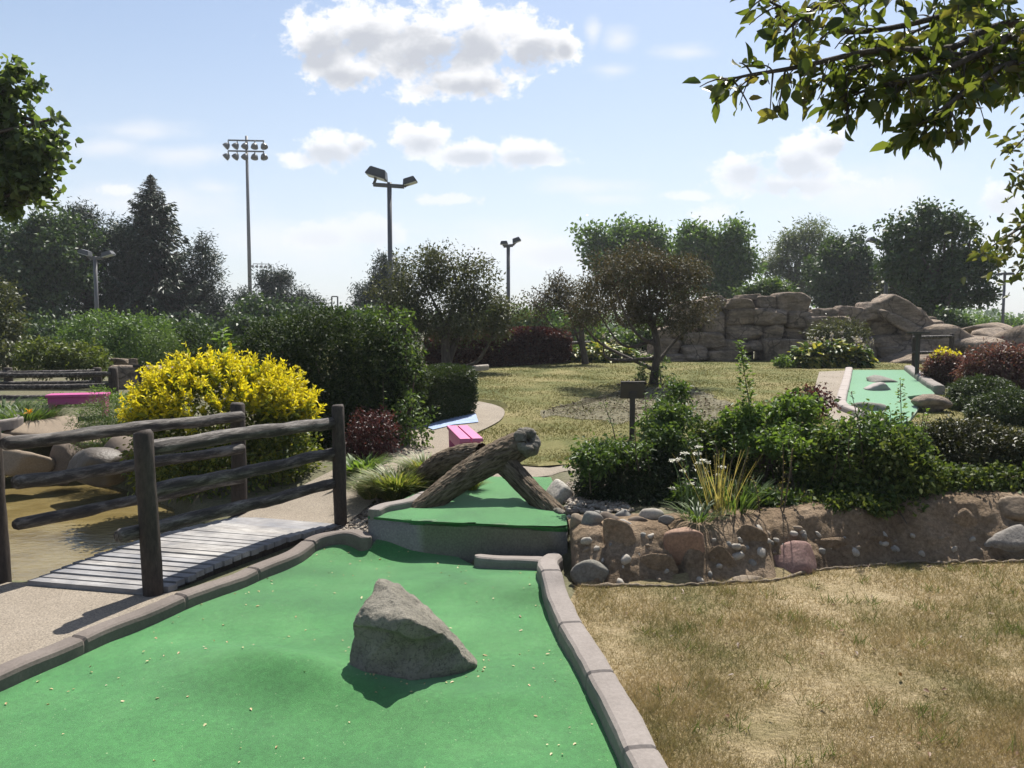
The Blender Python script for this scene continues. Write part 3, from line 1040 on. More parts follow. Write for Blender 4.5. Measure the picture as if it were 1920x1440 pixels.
def post(mb, x, y, z0, z1, r, lean=(0, 0), seed=0, n=14):
    k = 12
    t = np.linspace(0, 1, k)
    p = np.stack([x + lean[0] * t, y + lean[1] * t, z0 + (z1 - z0) * t], 1)
    rad = np.full(k, r) * (1.06 - .1 * t); rad[-1] *= .8
    p[-2, 2] = p[-1, 2] - .015
    mb.tube(p, rad, n, wob=.16, seed=seed, wscale=(9, 9, 1.5), ridge=.25)


def railfence(label, A, Bq, zs, r, posts, over, group, up=0.0):
    f = thing('rail_fence', label, 'fence', ((A[0] + Bq[0]) / 2, (A[1] + Bq[1]) / 2, 0), group)
    for i, (x, y, z0, z1, pr, ln) in enumerate(posts):
        mb = MB(); post(mb, x, y, z0, z1, pr, ln, seed=i * 3 + int(abs(x) * 10)); mb.build('post', m_dark, f, True)
    d = unit(np.array(Bq) - np.array(A))
    for j, (za, zb) in enumerate(zs):
        a = np.array([A[0], A[1], za]) - np.array([d[0], d[1], 0]) * over[j][0]
        e = np.array([Bq[0], Bq[1], zb]) + np.array([d[0], d[1], 0]) * over[j][1]
        t = np.linspace(0, 1, 26)
        p = a + (e - a) * t[:, None]
        p[:, 2] += .02 * fbm(np.stack([t * 3, np.full(26, j * 3.1), np.full(26, A[0])], 1), 2, j) + up * np.sin(t * math.pi)
        p[:, 1] += .02 * fbm(np.stack([t * 3, np.full(26, j * 2.1), np.full(26, A[0] + 7)], 1), 2, j)
        rr = r[j] * (1 + .12 * fbm(np.stack([t * 5, np.full(26, j * 1.7), np.full(26, 2.)], 1), 3, j + 3))
        rr[0] *= .72; rr[-1] *= .72; 
        p[1] = p[0] + (p[1] - p[0]) * .3; p[-2] = p[-1] + (p[-2] - p[-1]) * .3
        mb = MB(); mb.tube(p, rr, 14, wob=.22, seed=j + int(abs(A[0]) * 7), wscale=(5, 5, 9), ridge=.3); mb.build('rail', m_rail, f, True)
    return f


off = np.array([-.09, .03])
railfence('dark split rail fence along the near edge of the footbridge', np.array([-2.12, 4.68]) + off, np.array([-1.36, 6.28]) + off * .6, [(.875, .845), (.615, .60), (.385, .36)], [.050, .045, .043],
          [(-2.125, 4.68, -.25, .985, .060, (-.05, .02)), (-1.36, 6.30, -.25, .985, .052, (-.01, 0))], [(.0, .03), (.0, .04), (.16, .04)], 'fences along the footbridge')
railfence('dark split rail fence between the footbridge and the pond', np.array([-3.20, 4.93]) + np.array([.09, -.02]), np.array([-2.30, 6.62]) + np.array([.07, -.05]), [(.885, .86), (.62, .60), (.37, .35)], [.046, .044, .040],
          [(-3.20, 4.92, -.25, .985, .07, (-.03, 0)), (-2.28, 6.62, -.25, .97, .062, (.01, 0))], [(.03, .02), (-.02, .02), (-.02, .02)], 'fences along the footbridge')

# ------------------------------------------------------------------ pond water
m_wat, nt, b = mat('pond_water')
v = coords(nt, True)
b.inputs['Base Color'].default_value = (.13, .095, .03, 1)
c = ramp(nt, noise(nt, v, 1.5, 4, .6), [(.095, .068, .024), (.16, .122, .05), (.22, .178, .085)], [.3, .5, .75])
nt.links.new(c, b.inputs['Base Color'])
b.inputs['Roughness'].default_value = .04; b.inputs['IOR'].default_value = 1.33; b.inputs['Specular IOR Level'].default_value = .8
bump(nt, b, noise(nt, coords(nt, True, (1, 1.7, 1)), 9, 5, .6), .3, .02)
WP = [(-9.3, 4.7), (-3.1, 4.7), (-2.3, 4.8), (-1.8, 5.0), (-1.5, 5.7), (-1.45, 6.25), (-2.2, 6.5), (-2.6, 7.1), (-3.05, 8.2), (-4.2, 9.4), (-5.3, 10.2), (-9.3, 10.9)]
tag(drape('pond_water', WP, m_wat, 0, .5, lambda x, y: np.full(np.shape(x), -.21)), kind='structure')

# ------------------------------------------------------------------ eroded earth bank and its stones
m_bank, nt, b = mat('eroded_earth')
v = coords(nt, True)
c = ramp(nt, noise(nt, v, 2.2, 5, .6), [(.13, .09, .058), (.20, .145, .095), (.26, .195, .135), (.24, .155, .095)], [.3, .45, .6, .75])
f = noise(nt, v, 36, 5, .75)
mul = nt.nodes.new('ShaderNodeVectorMath'); mul.operation = 'SCALE'
nt.links.new(c, mul.inputs[0]); nt.links.new(mrange(nt, f, .3, .7, .55, 1.4, False), mul.inputs['Scale'])
nt.links.new(mul.outputs[0], b.inputs['Base Color'])
b.inputs['Roughness'].default_value = .95; b.inputs['Specular IOR Level'].default_value = .1
bump(nt, b, noise(nt, v, 45, 6, .7), .9, .03)


def bank_pt(x, v_):
    """bank surface: v_ 0 at the lawn, 1 on top; returns point before roughening"""
    st = np.interp(x, BX, BS); wd = np.interp(x, [.36, 8], [.34, .47])
    y = st - .06 + v_ * (wd + .35)
    top = Hn(x, st + .75) + .02
    prof = np.interp(v_, [0, .04, .10, .43, .53, .7, 1.0], [-.05, -.04, .02, .88, .985, 1.0, 1.0])
    return np.stack([x, y, prof * top], -1)


def bank_disp(P, v_):
    q = P * np.array([1, 1, 1.0])
    gul = fbm(np.stack([P[:, 0] * 3.0, P[:, 1] * .4, P[:, 2] * 1.0], 1), 3, 21)
    d = .055 * gul + .05 * fbm(q * 4.5, 5, 22) + .012 * fbm(q * 30, 3, 23)
    d = d - .10 * np.exp(-((P[:, 0] - 1.06) / .035) ** 2) - .05 * np.exp(-((P[:, 0] - 1.72) / .03) ** 2) - .05 * np.exp(-((P[:, 0] - .56 - .15 * P[:, 2]) / .025) ** 2)
    d = d * sstep(v_ / .06) * (1 - .7 * sstep((v_ - .52) / .2))
    P = P.copy()
    P[:, 1] -= d * .85; P[:, 2] += d * .5
    return P


us = np.arange(.385, 7.0, .014); vs_ = np.linspace(0, 1, 56)
U, VV = np.meshgrid(us, vs_)
P = bank_disp(bank_pt(U.ravel(), VV.ravel()), VV.ravel())
nx_ = len(us)
ii, jj = np.meshgrid(np.arange(nx_ - 1), np.arange(len(vs_) - 1)); b0 = (jj * nx_ + ii).ravel()
bank_o = npmesh('earth_bank', P, np.stack([b0, b0 + 1, b0 + nx_ + 1, b0 + nx_], 1), m_bank, smooth=True)
tag(bank_o, kind='structure')


def bank_at(px, py):
    """where the view line through a pixel meets the bank"""
    r = ray(px, py)
    Y_ = np.arange(4.5, 7.5, .01)
    Q_ = np.array([0, 0, CZ])[None] + r[None] * (Y_ / r[1])[:, None]
    st = np.interp(Q_[:, 0], BX, BS); wd = np.interp(Q_[:, 0], [.36, 8], [.34, .47])
    v_ = np.clip((Q_[:, 1] - st + .06) / (wd + .35), 0, 1)
    z = bank_pt(Q_[:, 0], v_)[:, 2]
    hit = Q_[:, 2] < z
    return Q_[int(np.argmax(hit))] if hit.any() else Q_[-1]


def stone(name, label, px, py, rx, ry, seed, m, Y=None, sub=4, facets=10, soft=9, amp=.05, group=None, dep=.7, box=0., sink=0., cat='rock', fine=0.):
    c = bank_at(px, py) if Y is None else at(px, py, Y)
    k = c[1] / F
    V_, T_ = rock_verts(c + np.array([0, ry * k * .35, -sink]), (rx * k, (rx + ry) / 2 * k * dep, ry * k), seed, sub, facets, soft, amp, 2.2, box, fine=fine)
    o = npmesh(name, V_, T_, m, smooth=True)
    return tag(o, label, cat, group)


m_pink = surf('pink_granite', [(.17, .095, .063), (.235, .145, .10), (.29, .195, .14)], 5, bs=.4, bd=.01, bscale=50, world=True, fine=60, finew=.3)
m_rose = surf('rose_granite', [(.14, .075, .065), (.215, .13, .11), (.28, .20, .17)], 8, bs=.4, bd=.01, world=True, fine=50, finew=.4)
m_greyst = surf('grey_fieldstone', [(.105, .098, .082), (.165, .155, .132), (.22, .205, .18)], 6, bs=.4, bd=.01, world=True, fine=60)
m_cob = [surf('cobble_' + a, [tuple(q * .75 for q in c), c, tuple(min(.7, q * 1.25) for q in c)], 7, bs=.2, bd=.006, world=True, fine=70, finew=.2)
         for a, c in (('tan', (.20, .155, .11)), ('grey', (.18, .17, .152)), ('brown', (.12, .092, .07)), ('pale', (.30, .27, .23)))]
m_tanst = surf('tan_bank_stone', [(.12, .085, .055), (.18, .135, .092), (.225, .175, .125)], 4, bs=.5, bd=.012, world=True, fine=40)
stone('boulder', 'rounded pinkish brown boulder set in the middle of the earth bank', 1284, 1032, 44, 42, 31, m_pink, box=.2, amp=.05, dep=.42, sink=-.01)
stone('boulder', 'reddish boulder at the foot of the earth bank by the lawn edge', 1496, 1060, 42, 30, 32, m_rose, amp=.03, dep=.6)
stone('boulder', 'grey boulder low in the bank beside the kerb corner', 1105, 1080, 44, 30, 133, m_greyst, amp=.08, dep=.5, facets=20, soft=7)
stone('boulder', 'flat tan stone poking out where lawn meets bank', 1402, 1090, 26, 12, 34, m_cob[0], amp=.06)
stone('boulder', 'long pale grey boulder at the right end of the earth bank', 1896, 1022, 54, 28, 35, surf('pale_grey_stone', [(.155, .14, .125), (.215, .195, .172)], 5, bs=.4, world=True, fine=50), amp=.05, dep=.5)
stone('boulder', 'brown stone slab leaning on the upper right bank', 1905, 962, 34, 22, 36, m_tanst, amp=.06, dep=.5)
for i, (px, py, rx, ry, mt_, lb) in enumerate([(1165, 1018, 34, 40, m_greyst, 'upright earth coloured stone slab embedded between kerb corner and pink boulder'), (1240, 1062, 30, 22, m_tanst, 'low tan stone under the left side of the pink boulder'), (1350, 1062, 34, 34, m_tanst, 'tan stone filling the bank right of the pink boulder'),
        (1410, 1012, 40, 26, m_tanst, 'broad tan stone embedded above the reddish boulder'), (1570, 1032, 44, 26, m_tanst, 'tan stone right of the reddish boulder'), (1648, 1025, 36, 24, m_greyst, 'earth stained stone midway along the right half of the bank'), (1735, 1020, 48, 30, m_tanst, 'wide tan stone left of the long pale boulder'), (1810, 985, 40, 24, m_tanst, 'tan stone just above the long pale boulder')]):
    stone('boulder', lb, px, py, rx, ry, 160 + i, m_bank, amp=.07, dep=.22, facets=16, soft=7, sink=.0)
cob_l = [(1083, 982, 17, 13, 0, 'round tan cobble beside the right foot of the log'), (1106, 981, 19, 15, 1, 'grey cobble second along the bank top beside the log'),
         (1121, 965, 11, 9, 1, 'small grey cobble set back on the bank top below the dark yew'), (1143, 973, 15, 11, 2, 'brown cobble third along the bank top under the yew'),
         (1166, 967, 15, 10, 1, 'grey cobble in the back row under the dark yew'), (1169, 983, 17, 8, 3, 'flat pale cobble at the bank edge under the yew'),
         (1196, 976, 13, 9, 2, 'dark brown cobble left of the big pale cobble'), (1225, 970, 22, 16, 3, 'largest pale cobble on the bank top left of the white flowers'),
         (1250, 978, 12, 8, 1, 'small grey cobble right of the big pale cobble'), (1075, 962, 10, 8, 2, 'small brown cobble behind the right foot of the log')]
for i, (px, py, rx, ry, mi, lb) in enumerate(cob_l):
    stone('cobble', lb, px, py, rx, ry, 50 + i, m_cob[mi], facets=8, soft=6, amp=.03, sub=3, group='cobbles along the bank top', cat='cobble')
# pebbles set in the bank: one of each of four shapes, then copies
protos = []
for k in range(4):
    V_, T_ = rock_verts((0, 0, 0), (1, .8, .75), 90 + k, 2, 8, 5, .06)
    protos.append(npmesh('pebble', V_, T_, m_cob[(3, 0, 3, 1)[k]], smooth=True))
pe = [(1097, 1012, 8), (1100, 1028, 5), (1118, 1027, 5), (1206, 1003, 6), (1219, 1004, 6), (1214, 1021, 4), (1171, 1050, 8), (1198, 1040, 4), (1167, 1063, 5), (1226, 1057, 6), (1237, 1059, 7), (1366, 1021, 6), (1377, 1024, 7), (1390, 1027, 7), (1389, 1012, 5),
      (1402, 1026, 6), (1380, 1042, 8), (1388, 1034, 5), (1426, 1036, 8), (1413, 1053, 7), (1425, 993, 7), (1443, 998, 5), (1441, 1014, 4), (1452, 1014, 6), (1459, 1010, 5), (1456, 1034, 5), (1340, 1012, 4), (1332, 1075, 5), (1315, 1090, 6),
      (1493, 990, 7), (1506, 997, 6), (1508, 1003, 7), (1491, 1000, 6), (1515, 1030, 5), (1535, 1002, 5), (1540, 1033, 6), (1602, 1037, 9), (1604, 1029, 6), (1658, 1003, 5), (1674, 1030, 6), (1683, 1029, 6), (1681, 1013, 5), (1727, 1040, 5), (1650, 1018, 5),
      (1655, 1020, 5), (1565, 1012, 4), (1560, 1025, 4), (1582, 1010, 4), (1710, 1005, 5), (1760, 1012, 5), (1790, 1030, 5), (1075, 1100, 6), (1090, 1104, 5), (1140, 1098, 6), (1160, 1094, 7), (1215, 1091, 6), (1208, 1097, 4), (1235, 1085, 5), (1130, 1048, 4), (1145, 1020, 4),
      (1250, 1070, 4), (1340, 1045, 4), (1350, 1062, 5), (1470, 1020, 4), (1825, 1010, 5), (1840, 1030, 5)]
for i, (px, py, rr) in enumerate(pe):
    o = protos[i % 4]
    if i >= 4:
        o = o.copy(); COL.objects.link(o)
    c = bank_at(px, py)
    vv_ = np.array([.4]); c = bank_disp(c[None], vv_)[0]
    k = rr * c[1] / F * 1.25
    o.scale = (k * rng.uniform(.9, 1.2), k, k * rng.uniform(.85, 1.1)); o.rotation_euler = (rng.uniform(0, 1), rng.uniform(0, 1), rng.uniform(0, 6))
    o.location = c - np.array([0, .002, 0])
    tag(o, 'small rounded pebble stuck in the bare earth bank', 'pebble', 'pebbles set in the earth bank')
# loose gravel beside the raised green
n = 900
gx = rng.uniform(.40, .85, n); gy = rng.uniform(5.55, 6.6, n)
base, tri = ico(1)
gz = np.maximum(Hn(gx, gy), .2) + .01
sz = rng.uniform(.008, .024, n)
rv = (base[None] * (1 + .25 * rng.normal(size=(n, len(base), 1))) * np.stack([sz, sz, sz * .7], 1)[:, None, :]) + np.stack([gx, gy, gz], 1)[:, None, :]
Qg = (tri[None] + (np.arange(n) * len(base))[:, None, None]).reshape(-1, 3)
m_grav = leafmat('gravel', [(.13, .10, .072), (.23, .19, .15), (.32, .285, .24)], 0, rough=.9)
tag(npmesh('gravel', rv.reshape(-1, 3), Qg, m_grav), 'pale gravel between the raised green and the yew', None, None, 'stuff')
n = 500
c0 = ong(665, 985); gx = c0[0] + rng.normal(size=n) * .11; gy = c0[1] + rng.normal(size=n) * .18; gz = Hn(gx, gy) + .01
ok = np.abs(gx - c0[0]) < .2; gx, gy, gz = gx[ok], gy[ok], gz[ok]; n = len(gx); sz = rng.uniform(.008, .022, n)
rv = (base[None] * (1 + .25 * rng.normal(size=(n, len(base), 1))) * np.stack([sz, sz, sz * .7], 1)[:, None, :]) + np.stack([gx, gy, gz], 1)[:, None, :]
Qg = (tri[None] + (np.arange(n) * len(base))[:, None, None]).reshape(-1, 3)
tag(npmesh('gravel', rv.reshape(-1, 3), Qg, m_grav), 'white gravel at the foot of the fence post by the concrete block', None, None, 'stuff')

# ragged fabric edge where the lawn was cut away
t = np.arange(.42, 6.5, .02)
ye = np.interp(t, BX, BS) - .03 + .055 * fbm(np.stack([t * 3.2, t * 0, t * 0], 1), 5, 31)
zt = .015 + .04 * np.abs(fbm(np.stack([t * 7, t * 0, t * 0 + 3], 1), 3, 32))
mb = MB(); mb.tube(np.stack([t, ye, zt], 1), .006 + .020 * np.abs(fbm(np.stack([t * 6, t * 0 + 9, t * 0], 1), 4, 33)), 8, wob=.9, seed=3, wscale=(20, 20, 20))
tag(mb.build('edging_fabric', surf('old_fabric', [(.085, .065, .046), (.17, .132, .092), (.24, .19, .14)], 12, bs=.8, world=True, stretch=(.4, 1, 1)), None, True), 'ragged tan fabric edge along the top of the dry lawn at the bank', 'edging')

# ------------------------------------------------------------------ grass
def lawn_blades(poly, n, h, w, m, label, ybias=2.0, dz=.012, zf=Hn, seed=0, margin=0.0):
    P2 = np.array([p[:2] for p in poly]); lo, hi = P2.min(0), P2.max(0)
    yv = 1 / (1 / lo[1] - rng.random(n * 4) * (1 / lo[1] - 1 / hi[1])) if ybias else rng.uniform(lo[1], hi[1], n * 4)
    half = (yv * .72)
    xv = rng.uniform(-1, 1, n * 4) * half
    ok = (xv > lo[0]) & (xv < hi[0])
    xv, yv = xv[ok], yv[ok]
    ok = sdpoly(xv, yv, poly) < -margin
    xv, yv = xv[ok][:n], yv[ok][:n]
    k = len(xv)
    pt = fbm(np.stack([xv * 1.3, yv * 1.3, xv * 0], 1), 3, seed)
    z = zf(xv, yv) + dz - .004
    P = np.stack([xv, yv, z], 1)
    A = unit(np.stack([rng.normal(size=k) * .6, rng.normal(size=k) * .6, rng.uniform(.35, 1.0, k)], 1))
    L = h * rng.uniform(.4, 1.4, k) * np.clip(1 + 1.3 * pt + .5 * fbm(np.stack([xv * 7, yv * 7, xv * 0], 1), 2, seed + 2), .25, 2.2) * np.clip(yv / 6, .8, 3) ** .5
    Wd = w * np.clip(yv / 3.5, 1, 4) / L
    Nn = rnd_dirs(k) + np.array([0, -.8, .3])
    return tag(scatter('grass', P, A, Nn, L, Wd, TUFT, m), label, None, None, 'stuff')


m_gr1 = leafmat('dry_grass', [(0.0915, 0.1239, 0.0427), (0.1952, 0.1711, 0.0756), (0.3294, 0.2537, 0.1403), (0.4392, 0.3481, 0.2135)], .3, (1.1, 1.05, .75), .8, patch=1.6, spec=.1)
m_gr2 = leafmat('hill_grass', [(.078, .096, .032), (.125, .13, .048), (.185, .165, .072), (.24, .20, .10)], .3, (1.1, 1.05, .7), .8, patch=.8, spec=.1)
lawn_blades([(p[0] + .09, p[1]) for p in kr[3:]] + [(.75, 2.0), (5.6, 2.0), (7.0, 5.4)] + [(a, b_ - .02) for a, b_ in BANKX[::-1][1:]], 190000, .036, .0024, m_gr1, 'short dry straw coloured grass of the near lawn', seed=3)
lawn_blades(HILL, 170000, .016, .0040, m_gr2, 'short dry grass of the sloping lawn around the crabapple', seed=4, dz=.014)


tp = [(rng.uniform(.6, 4.6), rng.uniform(2.3, 5.2)) for _ in range(150)]
tp = [q for q in tp if sdpoly(np.array([q[0]]), np.array([q[1]]), NEARL)[0] < -.12]
TPx = np.repeat(np.array(tp), 34, 0) + rng.normal(size=(len(tp) * 34, 2)) * .035
nT = len(TPx)
tag(scatter('grass_tufts', np.column_stack([TPx, np.full(nT, .01)]), unit(np.column_stack([rng.normal(size=(nT, 2)) * .5, rng.uniform(.5, 1, nT)])), rnd_dirs(nT) + np.array([0, -.8, .3]), rng.uniform(.03, .075, nT), .06, TUFT, leafmat('green_tuft', [(.06, .10, .028), (.10, .14, .042), (.20, .18, .08)], .35, rough=.8, spec=.1)), 'greener taller tufts dotted over the near dry lawn', None, None, 'stuff')
TL = np.column_stack([rng.uniform(.5, 4.4, 160), rng.uniform(2.3, 5.3, 160), np.full(160, .03)])
TL = TL[sdpoly(TL[:, 0], TL[:, 1], NEARL) < -.02]
tag(scatter('fallen_leaves', TL, rnd_dirs(len(TL)) * np.array([1, 1, .3]), np.tile([0, 0, 1.], (len(TL), 1)) + rnd_dirs(len(TL)) * .5, rng.uniform(.015, .04, len(TL)), .5, LEAF_6, leafmat('brown_leaf', [(.07, .035, .02), (.15, .08, .04), (.22, .15, .08)], .15)), 'brown dead leaves scattered over the near dry lawn', None, None, 'stuff')


def clump(name, label, cat, c, n, h, spread, m, group=None, wid=.02, lean=.7, parent=None, r0=.05, upb=1.0):
    c = np.array(c, float)
    th = thing(name, label, cat, c, group) if parent is None else parent
    a = rng.uniform(0, 2 * math.pi, n); rr = r0 * np.sqrt(rng.random(n))
    P = c + np.stack([np.cos(a) * rr, np.sin(a) * rr, np.zeros(n)], 1)
    le = lean * rng.random(n) ** .7
    d = np.stack([np.cos(a) * le, np.sin(a) * le, np.full(n, upb)], 1) + rng.normal(size=(n, 3)) * .15
    A = unit(d)
    L = h * rng.uniform(.6, 1.15, n)
    # curved blade: three quads bending outward and down
    S_ = np.stack([-np.sin(a), np.cos(a), np.zeros(n)], 1)
    O_ = unit(np.stack([np.cos(a), np.sin(a), np.full(n, -.55)], 1))
    ts = [0, .35, .7, 1.0]; V = []
    for t_ in ts:
        q = P + A * (L * t_ * (1 - .25 * t_ * spread))[:, None] + O_ * (L * spread * .55 * t_ ** 2.2)[:, None]
        w = L * 0 + wid * h * (1 - t_) ** .6 * (.5 + .5 * (t_ > 0)) + .0008
        V.append(q - S_ * w[:, None]); V.append(q + S_ * w[:, None])
    V = np.stack(V, 1)
    Q = np.array([[0, 1, 3, 2], [2, 3, 5, 4], [4, 5, 7, 6]])
    Q = (Q[None] + (np.arange(n) * 8)[:, None, None]).reshape(-1, 4)
    npmesh('blades', V.reshape(-1, 3), Q, m, th)
    return th


m_ogr = leafmat('ornamental_grass', [(.07, .11, .025), (.13, .17, .04), (.20, .22, .07), (.34, .29, .14)], .4, pos=[0, .4, .8, 1])
for (px, py, h, n, lb) in [(745, 935, .40, 1100, 'large green ornamental grass clump left of the log'), (800, 900, .36, 700, 'arching ornamental grass behind the log crossing'), (700, 935, .28, 500, 'low tuft of ornamental grass beside the footbridge path'),
                           (885, 918, .16, 350, 'short yellow tipped grass tuft under the log beside the carpet')]:
    g = ong(px, py)
    if px == 885: g = onz(px, py, .25)
    clump('ornamental_grass', lb, 'ornamental grass', g, n, h, .75, m_ogr, 'ornamental grasses by the log', .020, .8, r0=.12 * h / .4)

# ------------------------------------------------------------------ shrubs
L_yew = leafmat('yew_leaf', [(0.0133, 0.0222, 0.0089), (0.0259, 0.0407, 0.0148), (0.0444, 0.0629, 0.0207)], .18, rough=.5)
L_dark = leafmat('dark_leaf', [(0.0163, 0.0326, 0.0104), (0.0326, 0.057, 0.0163), (0.0611, 0.0936, 0.0259)], .30, rough=.65, spec=.15)
L_mid = leafmat('mid_leaf', [(0.037, 0.0694, 0.0185), (0.0694, 0.1156, 0.0324), (0.111, 0.1573, 0.0462)], .40)
L_light = leafmat('light_leaf', [(0.0648, 0.1202, 0.0278), (0.111, 0.1758, 0.0416), (0.1573, 0.222, 0.0555)], .45)
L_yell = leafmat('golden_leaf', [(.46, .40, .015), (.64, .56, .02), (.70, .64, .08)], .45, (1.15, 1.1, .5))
L_golgr = leafmat('golden_green_leaf', [(0.0444, 0.074, 0.0148), (0.0962, 0.1258, 0.0222), (0.222, 0.222, 0.0296)], .4)
L_purp = leafmat('barberry_leaf', [(0.0333, 0.0133, 0.0148), (0.0629, 0.0252, 0.0252), (0.0962, 0.0481, 0.037)], .35, (1.4, .9, .7))
L_rose = leafmat('rose_barberry_leaf', [(0.0666, 0.0259, 0.0281), (0.1184, 0.0555, 0.0518), (0.1628, 0.0962, 0.074), (0.0814, 0.074, 0.0333)], .35, (1.3, .9, .7))
L_crab = leafmat('crabapple_leaf', [(.038, .044, .025), (.060, .062, .037), (.088, .082, .050), (.074, .058, .038)], .28, (1.3, 1.1, .6), rough=.6, spec=.2)
L_conif = leafmat('conifer_needle', [(0.0114, 0.024, 0.014), (0.0211, 0.0389, 0.0202), (0.0342, 0.0555, 0.0265)], .12)
L_shrub = leafmat('shrub_leaf', [(0.0276, 0.046, 0.013), (0.0517, 0.0805, 0.022), (0.0978, 0.1323, 0.036), (0.1495, 0.1725, 0.055)], .38, rough=.6, spec=.2)
L_far = leafmat('far_leaf', [(0.0497, 0.0961, 0.0278), (0.085, 0.1481, 0.0386), (0.1276, 0.2, 0.0536)], .38)
L_farb = leafmat('far_dark_leaf', [(0.025, 0.0493, 0.0192), (0.0416, 0.0741, 0.0256), (0.0692, 0.1111, 0.0364)], .3)
L_pale = leafmat('willow_leaf', [(0.0577, 0.0818, 0.0433), (0.0866, 0.1154, 0.0577), (0.1251, 0.1539, 0.0818)], .4)
L_brown = leafmat('olive_brown_leaf', [(.042, .050, .024), (.068, .078, .036), (.10, .105, .052)], .3)
m_stem = surf('twig_bark', [(.04, .03, .022), (.09, .07, .05), (.14, .11, .085)], 8, bs=.6, world=True)
m_trunk = surf('tree_bark', [(.035, .028, .022), (.075, .060, .048), (.12, .10, .08)], 9, bs=.9, bd=.03, world=True, stretch=(1, 1, .3), fine=30)


def shrub(name, label, cat, blobs, nclump, per, clump_r, size, m, group=None, base=None, stems=6, **kw):
    C = np.array([b_[0] for b_ in blobs]); R = np.array([b_[1] for b_ in blobs])
    if base is None:
        x, y = C[:, 0].mean(), C[:, 1].mean()
        base = (x, y, H(x, y))
    th = thing(name, label, cat, base, group)
    kw.setdefault('zmin', base[2] + .01)
    _, cc = crown('foliage', m, th, blobs, nclump, per, clump_r, size, **kw)
    if stems:
        mb = MB(); r = np.random.default_rng(len(cc))
        hh = max(.1, (C[:, 2] + R[:, 2]).max() - base[2])
        for c in cc[r.choice(len(cc), min(stems, len(cc)), replace=False)]:
            p0 = np.array(base) + r.normal(size=3) * np.array([.12, .12, 0]) * R[:, 0].max()
            md = (p0 + c) / 2 + np.array([0, 0, .12 * hh])
            mb.tube(spline([p0 - [0, 0, .05], md, c], 4), np.linspace(.012, .004, 9) * max(1, hh), 5, cap=False)
        mb.build('stems', m_stem, th, True)
    return th


def spire(name, label, pts, n, size, m, wid=.5, group=None, rad=.05, base=None, cat='plant'):
    """an upright leafy shoot: stem with leaves along it"""
    p = spline(pts, 8)
    th = thing(name, label, cat, p[0], group)
    mb = MB(); mb.tube(p, np.linspace(.006, .002, len(p)), 5, cap=False); mb.build('stem', m_stem, th, True)
    u = rng.random(n) * (len(p) - 1)
    i = np.minimum(u.astype(int), len(p) - 2); q = p[i] + (p[i + 1] - p[i]) * (u - i)[:, None]
    o = rng.normal(size=(n, 3)) * np.array([1, 1, .3])
    tp = 1 - .75 * (u / len(p))
    q = q + unit(o) * (rad * tp * rng.random(n))[:, None]
    A = unit(unit(o) + np.array([0, 0, .35]))
    scatter('leaves', q, A, rnd_dirs(n) * .5 + np.array([0, 0, .8]), size * rng.uniform(.6, 1.2, n) * (.55 + .45 * tp), wid, LEAF_6, m, th)
    return th


# --- the row of shrubs on the bank
shrub('yew_shrub', 'dark dense yew shrub on the bank above the cobbles', 'shrub', [B(1185, 910, 96, 72, 6.15, ky=.7), B(1250, 905, 70, 72, 6.2), B(1128, 915, 50, 60, 6.1), B(1200, 945, 90, 40, 6.0)], 3600, 12, .05, .034, L_yew, wid=.34, shell=.62, lump=.14, stems=14)
shrub('creeping_vine', 'bright green leafy vine sprawling over the dark yew', 'vine', [B(1150, 845, 76, 20, 6.0, ky=.6), B(1235, 822, 66, 30, 6.25), B(1105, 862, 36, 34, 5.85), B(1262, 780, 42, 34, 6.4)], 760, 8, .07, .040, L_mid, wid=.5, shell=.3, tmpl=LEAF_6, lump=.5, zmin=.45, lobes=6)
shrub('weed', 'tall bushy green weed standing behind the yew by the sign', 'weed', [B(1258, 765, 26, 50, 6.7), B(1278, 735, 14, 32, 6.7), B(1235, 790, 26, 30, 6.6)], 170, 8, .05, .038, L_mid, shell=.1, tmpl=LEAF_6, lump=.6, base=(*at(1250, 900, 6.7)[:2], .3))
shrub('leafy_shrub', 'dark leafy shrub in the middle of the bank behind the white flowers', 'shrub', [B(1385, 885, 76, 86, 6.45), B(1450, 880, 84, 90, 6.5), B(1520, 870, 76, 84, 6.55), B(1400, 950, 110, 38, 5.9), B(1330, 860, 40, 60, 6.5)], 2500, 12, .06, .036, L_shrub, wid=.5, shell=.3, lobes=7, lump=.3, stems=30)
shrub('creeping_vine', 'light green vine leaves covering the top of the middle shrub', 'vine', [B(1420, 785, 46, 30, 6.4), B(1490, 778, 66, 34, 6.5), B(1450, 830, 70, 26, 6.15), B(1370, 810, 30, 24, 6.4)], 560, 8, .07, .044, L_light, shell=.3, tmpl=LEAF_6, lump=.5, zmin=.45, lobes=6)
spire('weed', 'tallest light green leafy spire rising from the middle shrub', [at(1412, 850, 6.4), at(1405, 760, 6.4), at(1396, 700, 6.4), at(1388, 636, 6.4)], 420, .050, L_light, rad=.095)
shrub('barberry_shrub', 'small purple barberry just left of the far green and its path', 'shrub', [B(1515, 757, 46, 28, 8.4), B(1490, 765, 30, 20, 8.3)], 300, 10, .06, .04, L_purp, shell=.4, lump=.5, base=(*at(1510, 790, 8.4)[:2], .3))
shrub('elm_shrub', 'sprawling light leaved elm shrub on the right part of the bank', 'shrub', [B(1600, 878, 70, 78, 5.95), B(1670, 895, 66, 84, 5.85), B(1560, 900, 50, 84, 6.0), B(1720, 890, 56, 80, 6.0), B(1640, 955, 120, 38, 5.7)], 1700, 11, .07, .042, L_shrub, shell=.3, lobes=7, tmpl=LEAF_6, lump=.35, stems=34)
